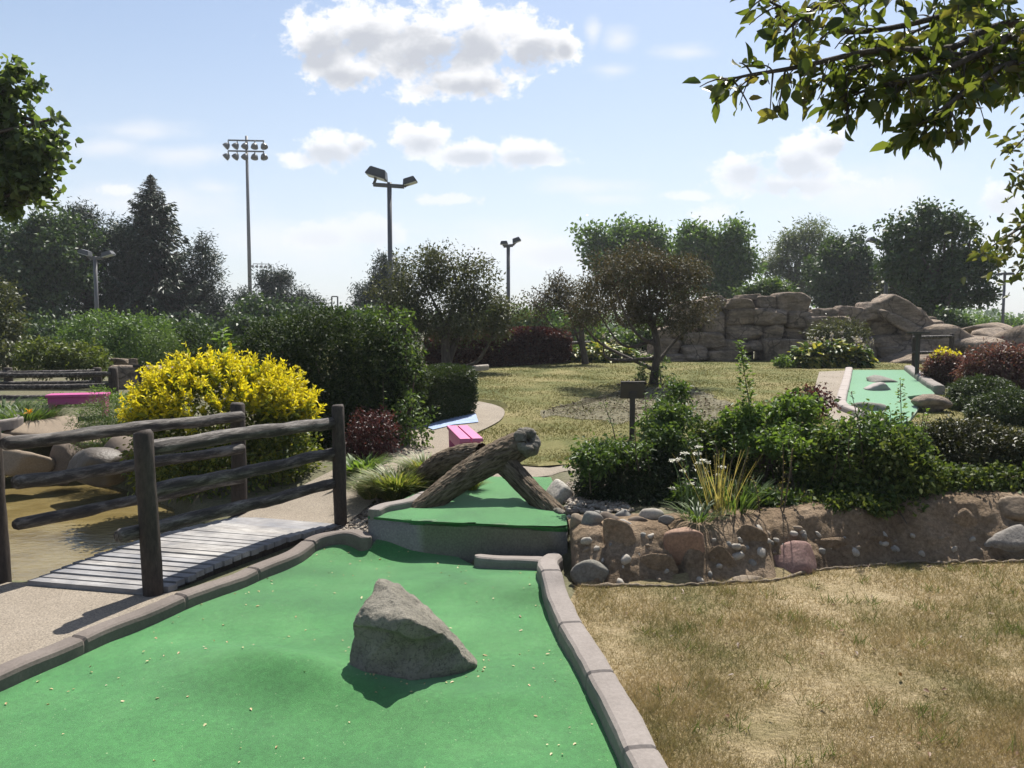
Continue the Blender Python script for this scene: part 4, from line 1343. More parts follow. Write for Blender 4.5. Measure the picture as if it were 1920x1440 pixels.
shrub('creeping_vine', 'light green leafy sprays on the front of the elm shrub', 'vine', [B(1575, 850, 44, 66, 6.0), B(1660, 840, 62, 50, 5.95), B(1660, 930, 76, 50, 5.8), B(1625, 800, 66, 24, 6.25)], 420, 8, .09, .046, L_mid, shell=.35, tmpl=LEAF_6, lump=.6, zmin=.35, lobes=6)
spire('weed', 'slender green spire standing against the far green', [at(1690, 860, 6.2), at(1690, 790, 6.2), at(1688, 712, 6.2)], 150, .05, L_light, rad=.075)
shrub('yew_shrub', 'brownish green clipped yew mound at the right end of the bank', 'shrub', [B(1815, 868, 100, 82, 6.3, ky=.8), B(1745, 860, 66, 64, 6.4), B(1885, 880, 66, 76, 6.2), B(1930, 885, 60, 74, 6.2), B(1820, 935, 110, 36, 6.05)], 4600, 12, .05, .036, leafmat('brown_yew_leaf', [(.024, .030, .012), (.040, .046, .016), (.066, .062, .024)], .22), wid=.36, shell=.66, lump=.14, stems=14)
shrub('trailing_shrub', 'dark trailing foliage hanging over the bank top under the elm shrub', 'shrub', [B(1540, 952, 60, 26, 5.7), B(1620, 960, 70, 26, 5.6), B(1700, 962, 60, 26, 5.6)], 620, 11, .06, .042, L_shrub, shell=.2, lobes=5, tmpl=LEAF_6, stems=16, base=(*at(1620, 960, 5.75)[:2], .28))
shrub('trailing_shrub', 'low mixed foliage at the bank top between flowers and elm shrub', 'shrub', [B(1400, 945, 60, 30, 5.75), B(1470, 955, 60, 26, 5.7), B(1350, 935, 36, 34, 5.8)], 520, 11, .06, .042, L_mid, shell=.2, lobes=5, tmpl=LEAF_6, stems=16, base=(*at(1420, 960, 5.75)[:2], .28))
shrub('trailing_shrub', 'brownish low foliage below the clipped yew mound at the bank top', 'shrub', [B(1770, 918, 80, 36, 5.85), B(1860, 912, 80, 38, 5.9), B(1930, 905, 50, 38, 5.9)], 760, 12, .06, .038, L_shrub, shell=.2, lobes=5, stems=14)
# --- flowering weeds on the bank
th = thing('yarrow', 'white flowering yarrow on thin stems in front of the yew', 'flower', bank_at(1290, 965))
mb = MB(); heads = [(1310, 838, 6), (1284, 850, 7), (1308, 851, 7), (1262, 864, 8), (1276, 861, 7), (1319, 863, 6), (1312, 869, 7), (1327, 867, 5), (1280, 883, 5), (1292, 907, 9), (1308, 916, 9), (1262, 915, 8), (1346, 891, 6), (1354, 876, 6)]
for i, (px, py, rr) in enumerate(heads):
    q = at(px, py, 5.75); g0 = bank_at(1290 + (px - 1290) * .35, 965)
    mb.tube(spline([g0, (g0 + q) / 2 + np.array([.02, 0, .02]), q], 5), .003, 4, cap=False)
mb.build('stems', leafmat('green_stem', [(.06, .10, .03), (.10, .15, .05)], .2), th)
m_fl = leafmat('white_petal', [(.62, .60, .50), (.78, .77, .70)], .3, (1, 1, .95))
for i, (px, py, rr) in enumerate(heads):
    q = at(px, py, 5.75); k = rr * 5.75 / F
    d = rng.normal(size=(60, 3)) * np.array([.5, .5, .12]); d = d / np.maximum(1, np.linalg.norm(d, axis=1))[:, None]
    scatter('flower_head', q + d * k, rnd_dirs(60) * .4 + np.array([0, 0, .3]) + d, np.tile([0, 0, 1.], (60, 1)) + rnd_dirs(60) * .4, .011, .9, LEAF_Q, m_fl, th)
crown('leaves', L_mid, th, [B(1290, 940, 34, 36, 5.75)], 70, 6, .05, .06, wid=.22, shell=.1, tmpl=LEAF_6, zmin=.2)
m_straw = leafmat('straw_blade', [(.22, .20, .07), (.34, .28, .12), (.44, .36, .20)], .35)
clump('weed', 'dry yellow grass stalks right of the white flowers', 'weed', bank_at(1350, 960), 55, .46, .18, m_straw, wid=.006, lean=.28, r0=.12)
clump('weed', 'tuft of green grass hanging over the bank edge below the flowers', 'weed', bank_at(1310, 975), 80, .20, .9, L_mid, wid=.03, lean=.9, r0=.10)
clump('weed', 'green grassy weed on the bank behind the dry stalks', 'weed', bank_at(1385, 958), 70, .30, .5, L_mid, wid=.018, lean=.6, r0=.14)
th = thing('seed_head_plant', 'fluffy tan seed head plant at the bank edge', 'weed', bank_at(1465, 965))
m_fluff = leafmat('seed_fluff', [(.26, .19, .11), (.36, .28, .185), (.44, .375, .275)], .3)
for b_ in (B(1460, 935, 18, 18, 5.75), B(1492, 948, 12, 12, 5.75)):
    crown('seed_head', m_fluff, th, [b_], 60, 14, .05, .022, wid=.3, shell=.05, lump=0)
crown('leaves', m_ogr, th, [B(1470, 955, 34, 26, 5.95)], 60, 8, .04, .05, wid=.2, shell=.1)

for i in range(26):
    px = rng.uniform(1100, 1780); Yw = rng.uniform(5.75, 6.5); y0 = rng.uniform(850, 930); hh = rng.uniform(50, 150)
    a_ = at(px, y0, Yw); b_ = at(px + rng.uniform(-30, 30), y0 - hh, Yw - .1); md = (a_ + b_) / 2 + rng.normal(size=3) * .02
    spire('weed', ('wiry green weed shoot sticking out of the bank shrubs', 'pale leafy shoot among the shrubs on the bank')[i % 2], [a_, md, b_], int(hh * .45), .040, (L_mid, L_light)[i % 2], rad=.05, group=('green shoots among the bank shrubs', 'pale shoots among the bank shrubs')[i % 2])
for i in range(9):
    px = rng.uniform(1310, 1480); g0 = bank_at(px, rng.uniform(945, 965)); t_ = g0 + np.array([rng.normal() * .06, rng.normal() * .05 - .05, rng.uniform(.25, .5)])
    spire('dry_stalk', 'thin dry straw stalk standing among the flowers on the bank', [g0, (g0 + t_) / 2 + np.array([.01, 0, .02]), t_], 26, .02, m_straw, wid=.25, rad=.006, group='dry stalks on the bank')

# --- golden shrub beyond the bridge
gb = [B(415, 800, 165, 110, 7.75, ky=.75), B(330, 860, 85, 100, 7.6), B(505, 860, 90, 105, 7.6), B(420, 890, 130, 80, 7.4)]
gbase = (*at(420, 900, 7.7)[:2], 0.05)
th = shrub('golden_shrub', 'bright golden yellow shrub behind the footbridge rails', 'shrub', gb, 2600, 10, .09, .050, L_golgr, base=gbase, shell=.6, lump=.2, wid=.45, stems=20)
# sprays of golden shoots
P, O, cc = cloud([B(415, 795, 165, 104, 7.7, ky=.75), B(325, 840, 80, 90, 7.55), B(512, 830, 84, 90, 7.55)], 980, 1, .01, .86, .12, 2.2, 3, up=.5)
d = unit(O * .9 + np.array([0, 0, .9]) + rnd_dirs(len(P)) * .35)
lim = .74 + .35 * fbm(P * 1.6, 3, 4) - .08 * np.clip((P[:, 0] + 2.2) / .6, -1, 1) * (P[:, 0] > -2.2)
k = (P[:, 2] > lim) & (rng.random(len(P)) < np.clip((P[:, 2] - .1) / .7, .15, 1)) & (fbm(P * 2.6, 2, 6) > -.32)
P, d = P[k], d[k]
m = 26
ln_ = rng.uniform(.10, .27, len(P)) * (1 + .5 * fbm(P * 3, 2, 9))
f_ = rng.random((len(P), m)); s_ = f_ * ln_[:, None]
q = (P[:, None] + d[:, None] * s_[..., None]).reshape(-1, 3) + rng.normal(size=(len(P) * m, 3)) * .007
o = unit(rnd_dirs(len(q)) + np.repeat(d, m, 0) * .9)
Lq = (.066 * (1.12 - .62 * f_.ravel())) * rng.uniform(.7, 1.2, len(q)); nq = rnd_dirs(len(q)) + np.array([0, 0, .5])
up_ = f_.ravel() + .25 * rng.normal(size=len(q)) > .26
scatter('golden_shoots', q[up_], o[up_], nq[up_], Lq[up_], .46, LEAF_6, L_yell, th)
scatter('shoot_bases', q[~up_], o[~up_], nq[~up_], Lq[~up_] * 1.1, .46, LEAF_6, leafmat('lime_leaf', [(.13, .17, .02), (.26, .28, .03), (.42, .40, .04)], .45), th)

# --- big dark bush and neighbours left of the path
shrub('dark_shrub', 'biggest dark green rounded shrub left of the curving path', 'shrub',
      [B(610, 700, 125, 118, 9.2), B(520, 690, 80, 90, 9.5), B(700, 720, 80, 110, 9.0), B(640, 790, 110, 85, 8.8), B(760, 700, 36, 70, 9.2)], 6800, 12, .09, .042, leafmat('privet_leaf', [(.016, .030, .012), (.030, .048, .018), (.056, .078, .027)], .28, rough=.65, spec=.15), wid=.5, shell=.6, lump=.2, stems=16, base=(*at(630, 850, 9.1)[:2], .28))
shrub('dark_shrub', 'loose pale shoots sticking out of the right side of the big dark shrub', 'shrub', [B(755, 680, 34, 90, 8.9), B(770, 790, 40, 60, 8.5), B(715, 590, 60, 18, 9.2)], 300, 8, .07, .045, L_mid, shell=.3, tmpl=LEAF_6, lump=.5, base=(*at(765, 850, 8.8)[:2], .28))
spire('weed', 'thin pale green shoot in front of the big dark shrub', [at(722, 860, 8.3), at(720, 790, 8.3), at(718, 715, 8.3)], 34, .055, L_light, rad=.02)
# clipped hedge: flat top, upright sides
def clipped(name, label, c0, c1, w, h, n, m, size=.022, rnd=.25, group=None, cat='hedge'):
    c0 = np.array(c0, float); c1 = np.array(c1, float); d = c1 - c0; L = np.linalg.norm(d); d /= L; s = np.array([-d[1], d[0]])
    th = thing(name, label, cat, (*((c0 + c1) / 2), H(*((c0 + c1) / 2))), group)
    # rounded box surface by rejection on a superellipsoid
    q = rnd_dirs(n); e = 5.0
    k = (np.abs(q) ** e).sum(1) ** (1 / e); q = q / k[:, None]
    o = unit(q ** 5)
    q = q * rng.uniform(.80, 1.03, n)[:, None] * (1 + .05 * fbm(q * 2.5, 3, 7))[:, None]
    P = np.zeros((n, 3))
    xy = (c0 + c1) / 2 + d * (q[:, :1] * (L + w) / 2) + s * (q[:, 1:2] * w / 2)
    P[:, :2] = xy; P[:, 2] = Hn(xy[:, 0], xy[:, 1]) + (q[:, 2] + 1) / 2 * h
    O = np.zeros((n, 3)); O[:, :2] = d * o[:, :1] + s * o[:, 1:2]; O[:, 2] = o[:, 2]
    A = unit(O * .8 + rnd_dirs(n) * .8)
    scatter('foliage', P, A, rnd_dirs(n) + O * .4, size * rng.uniform(.6, 1.3, n), .4, LEAF_Q, m, th)
    mb = MB()
    for t_ in np.linspace(.1, .9, 5):
        p_ = c0 + (c1 - c0) * t_; z_ = H(*p_)
        mb.tube([(p_[0], p_[1], z_ - .03), (p_[0] + .03, p_[1], z_ + h * .4), (p_[0] - .02, p_[1] + .05, z_ + h * .85)], [.02, .015, .006], 5)
    mb.build('stems', m_stem, th)
    return th


g1 = ong(835, 798)
L_box = leafmat('boxwood_leaf', [(0.0207, 0.037, 0.0118), (0.037, 0.0592, 0.0178), (0.0629, 0.0851, 0.0259)], .25)
clipped('clipped_hedge', 'neatly clipped green hedge beside the curve of the path', (g1[0] - .35, g1[1] + .2), (g1[0] + .0, g1[1] + .7), .62, .66, 52000, L_box, .036)
shrub('barberry_shrub', 'small dark purple barberry left of the path near the bridge', 'shrub', [B(702, 815, 50, 48, 8.0), B(680, 830, 30, 34, 7.9)], 420, 10, .05, .030, L_purp, shell=.5, lump=.3, base=(*at(700, 865, 8.0)[:2], .24))
clump('hosta', 'light green leafy plant below the purple barberry', 'plant', ong(675, 893), 90, .30, .8, L_light, wid=.10, lean=.9, r0=.1)
clump('ornamental_grass', 'narrow bright grass by the path behind the fence post', 'ornamental grass', ong(690, 880), 160, .22, .7, L_light, wid=.02, lean=.8, r0=.12)

# ------------------------------------------------------------------ pink benches, blue mat, sign stands
m_pinkp = paint('pink_paint', (.50, .13, .27), .45, var=.08)
m_magp = paint('dark_pink_paint', (.40, .055, .20), .45, var=.08)


def bench(name, label, A, Bq, w, h, m, group):
    A = np.array(A, float); Bq = np.array(Bq, float); d = Bq - A; L = np.linalg.norm(d); d /= L; s = np.array([-d[1], d[0], 0])
    R = np.stack([d, s, [0, 0, 1]], 1)
    th = thing(name, label, 'bench', (A + Bq) / 2, group)
    c = (A + Bq) / 2
    for k in (-1, 1):
        mb = MB(); mb.box(c + s * k * (w / 4 + .004) + np.array([0, 0, h]), (L, w / 2 - .008, .035), R, .004); mb.build('seat', m, th)
    for t in (.06, .94):
        mb = MB(); mb.box(A + d * L * t + np.array([0, 0, h / 2 - .02]), (.04, w * .86, h), R, .004); mb.build('leg', m, th)
    for k in (-1, 1):
        mb = MB(); mb.box(c + s * k * w * .40 + np.array([0, 0, h - .065]), (L * .86, .025, .09), R, .003); mb.build('apron', m, th)
    return th


bA = at(884, 822, 7.5); bB = at(857, 797, 8.5)
bench('bench', 'pink two plank bench beside the path behind the log', (bA[0], bA[1], H(bA[0], bA[1])), (bB[0], bB[1], H(bA[0], bA[1])), .22, bA[2] - H(bA[0], bA[1]) - .017, m_pinkp, 'pink benches')
b2 = at(92, 777, 10.4); b2e = at(205, 779, 10.6)
bench('bench', 'magenta pink bench partly hidden by feathery shrubs beyond the pond', (b2[0], b2[1], H(b2[0], b2[1]) ), (b2e[0], b2e[1], H(b2[0], b2[1])), .32, max(.3, b2[2] - H(b2[0], b2[1])), m_magp, 'pink benches')
BL = [ong(*p)[:2] for p in [(797, 805), (838, 790), (892, 781), (897, 797), (850, 802), (812, 812)]]
tag(drape('blue_mat', BL, m_blue, .040, .15), 'worn pale blue mat lying on the path by the clipped hedge', 'mat')

m_post = surf('sign_post_wood', [(.022, .020, .018), (.045, .040, .035), (.075, .066, .056)], 6, bs=.5, world=True, stretch=(1, 1, .3))
m_face = surf('sign_plate', [(.05, .043, .036), (.085, .072, .06)], 8, bs=.3, world=True)


def signstand(label, px, pybase, pytop, Y, w, d, tilt, rz=0.0, pw=.055, side=False):
    c = at(px, pytop, Y); z0 = H(c[0], c[1])
    th = thing('sign_stand', label, 'sign stand', (c[0], c[1], z0), 'hole sign stands')
    mb = MB(); mb.box((c[0], c[1], (z0 - .1 + c[2] - .02) / 2), (pw, pw, c[2] - .02 - z0 + .1), rotz(rz), .005); mb.build('post', m_post, th)
    mb = MB(); mb.box((c[0], c[1], c[2] - .01), (w, d, .022), rotz(rz) @ rotx(tilt), .003); mb.build('plate', m_face, th)
    mb = MB(); R = rotz(rz) @ rotx(tilt)
    for sx, sy, lx, ly in ((0, .5, w + .02, .018), (0, -.5, w + .02, .018), (.5, 0, .018, d), (-.5, 0, .018, d)):
        mb.box(np.array([c[0], c[1], c[2]]) + R @ np.array([sx * w, sy * d, .006]), (lx, ly, .026), R, .002)
    mb.build('plate_frame', m_post, th)
    mb = MB(); mb.box((c[0], c[1] + .0, c[2] - .06), (pw * 1.6, pw * 1.3, .07), rotz(rz), .004); mb.build('bracket', m_post, th)


signstand('dark sign stand seen from behind above the creeping vine', 1186, 830, 731, 9.0, .25, .18, math.radians(-74))
signstand('dark sign stand at the far end of the green by the rock wall', 1722, 695, 624, 14.8, .22, .30, math.radians(0), rz=.5)
signstand('small dark sign stand left of the golden shrub', 264, 760, 690, 10.2, .14, .10, math.radians(-30), pw=.045)

# ------------------------------------------------------------------ crabapple on the lawn
tb = ong(1224, 722); TY = tb[1]
cb = [B(1215, 545, 120, 70, TY, ky=1.0), B(1140, 560, 75, 62, TY, -.3), B(1290, 560, 66, 70, TY, .2), B(1225, 497, 84, 46, TY), B(1092, 575, 46, 50, TY, .1), B(1210, 595, 110, 42, TY), B(1180, 520, 84, 60, TY, -.5), B(1270, 600, 60, 44, TY, -.4), B(1255, 520, 70, 56, TY, -.3)]
th = thing('crabapple_tree', 'round brownish crabapple tree with forked trunk on the lawn', 'tree', tb)
_, cc = crown('crown', L_crab, th, cb, 2300, 10, .12, .055, wid=.40, shell=.15, lump=.6, droop=.35, lobes=5)
limbs('trunk', m_trunk, th, tb, at(1214, 575, TY), .085, [at(1120, 585, TY - .2), at(1080, 590, TY + .2), at(1150, 535, TY - .5), at(1290, 560, TY + .3), at(1310, 600, TY - .2), at(1215, 500, TY), at(1250, 530, TY - .6), at(1170, 560, TY + .6), at(1130, 640, TY - .1)], 150, cc, 10, 3, .35, .12, .09)
# clumps round the trunk foot
shrub('dark_plant', 'dark purple leaved clump at the foot of the crabapple', 'plant', [B(1162, 738, 24, 17, TY - .4), B(1190, 728, 34, 16, TY - .2), B(1240, 735, 22, 14, TY - .3)], 160, 10, .05, .06, leafmat('dark_purple_leaf', [(.020, .014, .014), (.04, .025, .024), (.06, .04, .03)], .15), shell=.2, stems=0)
shrub('weed', 'green suckers growing round the crabapple trunk', 'weed', [B(1238, 705, 16, 26, TY - .1), B(1205, 705, 8, 26, TY - .2), B(1262, 725, 20, 16, TY - .3)], 90, 8, .06, .055, L_mid, shell=.2, stems=4)

# bark chips and dry leaves lying on the darker ground patch
mp = np.array(PATCH); n = 1300
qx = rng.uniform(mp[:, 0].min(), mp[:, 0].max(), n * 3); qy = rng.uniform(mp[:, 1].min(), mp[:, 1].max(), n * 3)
k_ = sdpoly(qx, qy, PATCH) < .12 - .5 * rng.random(n * 3) ** 2
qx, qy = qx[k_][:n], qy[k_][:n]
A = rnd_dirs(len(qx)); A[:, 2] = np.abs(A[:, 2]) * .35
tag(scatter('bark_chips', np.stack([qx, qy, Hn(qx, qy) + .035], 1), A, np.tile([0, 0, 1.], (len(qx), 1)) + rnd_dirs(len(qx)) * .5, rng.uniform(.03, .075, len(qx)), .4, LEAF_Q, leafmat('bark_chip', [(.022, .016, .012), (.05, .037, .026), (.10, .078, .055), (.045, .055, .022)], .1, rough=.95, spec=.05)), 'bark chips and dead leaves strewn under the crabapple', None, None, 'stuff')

# second crabapple further back on the left
tb2 = ong(1095, 676); Y2 = 19.5
th = thing('crabapple_tree', 'sparse crabapple tree behind the lawn left of the round one', 'tree', (at(1098, 676, Y2)[0], Y2, H(at(1098, 676, Y2)[0], Y2)))
_, cc = crown('crown', L_crab, th, [B(1040, 560, 46, 44, Y2), B(1080, 570, 52, 44, Y2), B(1010, 585, 26, 34, Y2), B(1110, 600, 50, 40, Y2)], 620, 9, .2, .075, wid=.4, shell=.2, lump=.4, droop=.3, lobes=5)
limbs('trunk', m_trunk, th, (at(1098, 676, Y2)[0], Y2, H(at(1098, 676, Y2)[0], Y2)), at(1090, 600, Y2), .10, [at(1035, 540, Y2), at(1010, 580, Y2), at(1060, 560, Y2 - .4), at(1110, 570, Y2), at(1050, 620, Y2), at(1000, 540, Y2)], 120, cc, 8, 9, .4, .12, .09)

# olive thicket tree at the back of the path
Y3 = 17.0
b3 = at(840, 690, Y3)
th = thing('thicket_tree', 'wide olive brown tree behind the dark hedge and lamp post', 'tree', (b3[0], Y3, H(b3[0], Y3)))
_, cc = crown('crown', L_brown, th, [B(790, 550, 75, 76, Y3), B(855, 530, 62, 66, Y3), B(910, 590, 46, 62, Y3), B(760, 600, 60, 60, Y3), B(850, 600, 90, 56, Y3), B(945, 600, 40, 40, Y3), B(815, 500, 40, 36, Y3)], 2300, 10, .2, .075, wid=.45, shell=.25, lump=.4, lobes=7)
limbs('trunk', m_trunk, th, (b3[0], Y3, H(b3[0], Y3)), at(835, 600, Y3), .12, [at(790, 520, Y3), at(850, 500, Y3), at(910, 560, Y3), at(760, 580, Y3), at(880, 480, Y3), at(940, 590, Y3)], 140, cc, 8, 5, .3, .12, .09)
clipped('barberry_hedge', 'long dark purple hedge at the back edge of the lawn', (at(840, 680, 18.2)[0], 18.2), (at(1030, 680, 20.0)[0], 20.0), .9, .86, 60000, L_purp, .075)
kerb('kerb', [(at(800, 690, 17.0)[0], 17.0), (at(840, 690, 16.9)[0], 16.85), (at(880, 690, 17.2)[0], 17.1), (at(915, 686, 17.8)[0], 17.6)], None, .16, .13, Hn, m=surf('pale_kerb', [(.26, .225, .19), (.33, .295, .26)], 5, bs=.3, world=True), seed=9)
tag(bpy.data.objects[[o.name for o in COL.objects if o.name.startswith('kerb') and o.parent is None][0]], 'pale low kerb edging the path under the dark purple hedge', 'kerb')

# hostas
m_hosta = leafmat('hosta_leaf', [(.035, .07, .018), (.07, .12, .028), (.25, .25, .045), (.36, .33, .08)], .4, (1.1, 1.1, .6), pos=[0, .45, .7, 1])


def hosta(label, blobs, n, fl=0):
    Cc = blobs[0][0]; base_ = (Cc[0], Cc[1], H(Cc[0], Cc[1]))
    th = thing('hosta', label, 'hosta', base_, 'hosta clumps by the rock wall')
    P, O, _ = cloud(blobs, n, 3, .10, .7, .2)
    k = P[:, 2] > base_[2] + .03; P, O = P[k], O[k]
    A = unit(O * np.array([1, 1, .3]) + rnd_dirs(len(P)) * .35 + np.array([0, 0, -.15]))
    scatter('leaves', P, A, O * .6 + np.array([0, 0, .9]) + rnd_dirs(len(P)) * .35, .17 * rng.uniform(.7, 1.2, len(P)), .62, LEAF_6, m_hosta, th)
    for _ in range(fl):
        c = blobs[rng.integers(len(blobs))]; p0 = c[0] + rng.normal(size=3) * c[1] * np.array([.5, .4, 0])
        p1 = p0 + np.array([rng.normal() * .05, 0, c[1][2] + rng.uniform(.10, .26)])
        mb = MB(); mb.tube([p0, (p0 + p1) / 2, p1], .008, 4, cap=False)
        st = mb.build('flower_stalk', m_stem, th)
        q = p1 + rng.normal(size=(16, 3)) * np.array([.012, .012, .03])
        scatter('flower', q, rnd_dirs(16), rnd_dirs(16), .06, .5, LEAF_Q, m_lilac, st)


m_lilac = leafmat('lilac_petal', [(.32, .27, .32), (.42, .38, .42)], .3)
hosta('yellow and green variegated hosta clump beside the crabapple trunk', [B(1125, 664, 48, 18, 20.5, ky=.8), B(1090, 668, 22, 12, 20.4), B(1160, 668, 26, 14, 20.4)], 420, 4)
hosta('broad yellow edged hosta clump with pale flower spikes against the rock wall', [B(1560, 668, 66, 24, 18.6, ky=.6), B(1515, 672, 30, 18, 18.4), B(1605, 675, 26, 16, 18.4)], 640, 16)
shrub('low_shrub', 'low bright green plant left of the broad hosta clump', 'plant', [B(1474, 678, 22, 10, 18.2)], 50, 12, .07, .08, L_light, stems=0, shell=.3)
shrub('low_shrub', 'low green plants between crabapple trunk and rock wall', 'plant', [B(1205, 675, 30, 9, 20.2), B(1240, 678, 16, 9, 20.0)], 60, 12, .07, .08, L_mid, stems=0, shell=.3)
shrub('spirea_shrub', 'spreading olive green shrub above the broad hosta', 'shrub', [B(1570, 622, 54, 22, 19.2), B(1540, 630, 30, 16, 19.1), B(1600, 632, 30, 16, 19.2)], 330, 10, .12, .085, L_brown, shell=.3, lump=.4, wid=.3, base=(*at(1570, 690, 19.2)[:2], .66))

# ------------------------------------------------------------------ rock wall
m_wall, nt, b = mat('sculpted_rock')
v = coords(nt, True)
c = ramp(nt, noise(nt, v, 1.0, 6, .6), [(.155, .118, .085), (.235, .18, .13), (.30, .235, .18), (.21, .17, .135)], [.3, .45, .6, .75])
st_ = noise(nt, coords(nt, True, (1, 1, 4)), 2.6, 6, .7)
c = mixc(nt, mrange(nt, st_, .42, .58, .5, 0), c, (.065, .054, .043))
f = noise(nt, v, 14, 5, .7)
mul = nt.nodes.new('ShaderNodeVectorMath'); mul.operation = 'SCALE'
nt.links.new(c, mul.inputs[0]); nt.links.new(mrange(nt, f, .3, .7, .75, 1.25, False), mul.inputs['Scale'])
vo_ = nt.nodes.new('ShaderNodeTexVoronoi'); vo_.feature = 'DISTANCE_TO_EDGE'; vo_.inputs['Scale'].default_value = 1.15
wv_ = nt.nodes.new('ShaderNodeVectorMath'); wv_.operation = 'MULTIPLY_ADD'; wv_.inputs[1].default_value = (.6, .6, .6)
nz_ = nt.nodes.new('ShaderNodeTexNoise'); nz_.inputs['Scale'].default_value = 2.2; nz_.inputs['Detail'].default_value = 6; nt.links.new(v, nz_.inputs['Vector'])
nt.links.new(nz_.outputs['Color'], wv_.inputs[0]); nt.links.new(v, wv_.inputs[2]); nt.links.new(wv_.outputs[0], vo_.inputs['Vector'])
ck = mixc(nt, mrange(nt, vo_.outputs['Distance'], .0, .03, .7, 0), mul.outputs[0], (.045, .036, .028))
nt.links.new(ck, b.inputs['Base Color']); b.inputs['Roughness'].default_value = .9; b.inputs['Specular IOR Level'].default_value = .2
bump(nt, b, noise(nt, v, 7, 8, .7), .8, .12)
YW = 21.5
rw = thing('rock_wall', 'tan sculpted rock formation of stacked boulders with a dark cave mouth', 'rock wall', (at(1500, 690, YW)[0], YW, .6))
WR = [(225, 545, 395, 604), (385, 525, 518, 600), (300, 518, 425, 552), (508, 505, 690, 640), (216, 598, 400, 692), (385, 594, 558, 692), (215, 684, 436, 774), (438, 680, 542, 774), (560, 612, 725, 705), (540, 692, 685, 778),
      (340, 775, 440, 835), (430, 772, 700, 910), (132, 765, 372, 852), (-10, 728, 215, 815), (-10, 803, 132, 880), (132, 833, 310, 908), (238, 852, 362, 912), (665, 640, 900, 770), (815, 600, 1000, 705), (935, 625, 1065, 705),
      (995, 558, 1118, 662), (1030, 652, 1198, 765), (1035, 742, 1210, 870), (1190, 690, 1320, 790), (1085, 806, 1312, 945), (1200, 770, 1420, 880), (690, 760, 880, 900), (850, 760, 1060, 920),
      (-95, 640, 15, 760), (-150, 700, -60, 800), (-190, 770, -20, 870), (-250, 850, 60, 912), (-60, 560, 120, 700), (80, 530, 235, 640), (100, 620, 225, 740), (1300, 800, 1500, 900), (1120, 590, 1330, 700), (1230, 660, 1420, 780), (700, 598, 850, 730), (850, 585, 1010, 690), (690, 690, 860, 800)]
for i, (x0, y0, x1, y1) in enumerate(WR):
    px, py, rx, ry = 1280 + (x0 + x1) / 6, 380 + (y0 + y1) / 6, (x1 - x0) / 6 * 1.06, (y1 - y0) / 6 * 1.08
    dy = rng.uniform(-.15, .25) - .55 * (py - 560) / 130
    c = at(px, py, YW + dy + .4); k = c[1] / F
    V_, T_ = rock_verts(c, (rx * k, max(.45, min(.8, rx * k * .7)), ry * k), 200 + i, 4, 10, 20, .10, 1.9, box=1.0)
    npmesh('boulder', V_, T_, m_wall, rw, True)
# leaning layered slab
for i, (pts, w) in enumerate([([(1115, 560), (1200, 512), (1290, 560), (1400, 650), (1508, 742), (1470, 752), (1300, 660), (1130, 610)], 1.0), ([(1112, 590), (1260, 650), (1440, 755), (1380, 775), (1240, 720), (1120, 650)], .8)]):
    hp = []
    for (cx, cy) in pts:
        q = at(1280 + cx / 3, 380 + cy / 3, YW - .3 - .2 * i)
        hp += [q, q + np.array([.1, w, .06])]
    V_, T_ = hull_rock(hp, 5, .07, 1.6, 40 + i, 2, .02)
    npmesh('slab', V_, T_, m_wall, rw, True)
for i, (px, py, rx, ry, Y_) in enumerate([(1772, 652, 50, 30, 21.0), (1868, 644, 44, 20, 21.5), (1820, 650, 36, 24, 20.8), (1860, 621, 34, 16, 23.0), (1925, 640, 56, 30, 20.5), (1720, 680, 50, 26, 20.5), (1985, 650, 60, 36, 20.5)]):
    c = at(px, py, Y_); k = Y_ / F
    V_, T_ = rock_verts(c, (rx * k, .8, ry * k), 300 + i, 4, 9, 9, .07, 1.5)
    npmesh('boulder', V_, T_, m_wall, rw, True)
# inner mass behind the boulders and the cave recess
mb = MB()
for (x0, y0, x1, y1, dY) in [(-150, 700, 345, 905, 1.1), (440, 690, 1300, 930, 1.1), (80, 590, 700, 800, 1.2), (340, 770, 445, 835, 1.0), (1000, 640, 1400, 900, 1.2)]:
    a = at(1280 + x0 / 3, 380 + y0 / 3, YW + dY); e = at(1280 + x1 / 3, 380 + y1 / 3, YW + dY)
    mb.box(((a[0] + e[0]) / 2, YW + dY + .2, (a[2] + e[2]) / 2), (abs(e[0] - a[0]), .9 + .01 * len(mb.v), abs(a[2] - e[2])), None, .1)
mb.build('backing', m_wall, rw, True)
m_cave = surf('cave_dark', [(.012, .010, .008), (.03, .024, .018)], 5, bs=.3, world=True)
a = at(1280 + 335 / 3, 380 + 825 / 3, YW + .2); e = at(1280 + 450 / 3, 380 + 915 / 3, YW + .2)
mb = MB(); mb.box(((a[0] + e[0]) / 2, YW + 1.1, (a[2] + e[2]) / 2), (abs(e[0] - a[0]), .1, abs(a[2] - e[2]) + .1)); mb.build('cave_back', m_cave, rw)

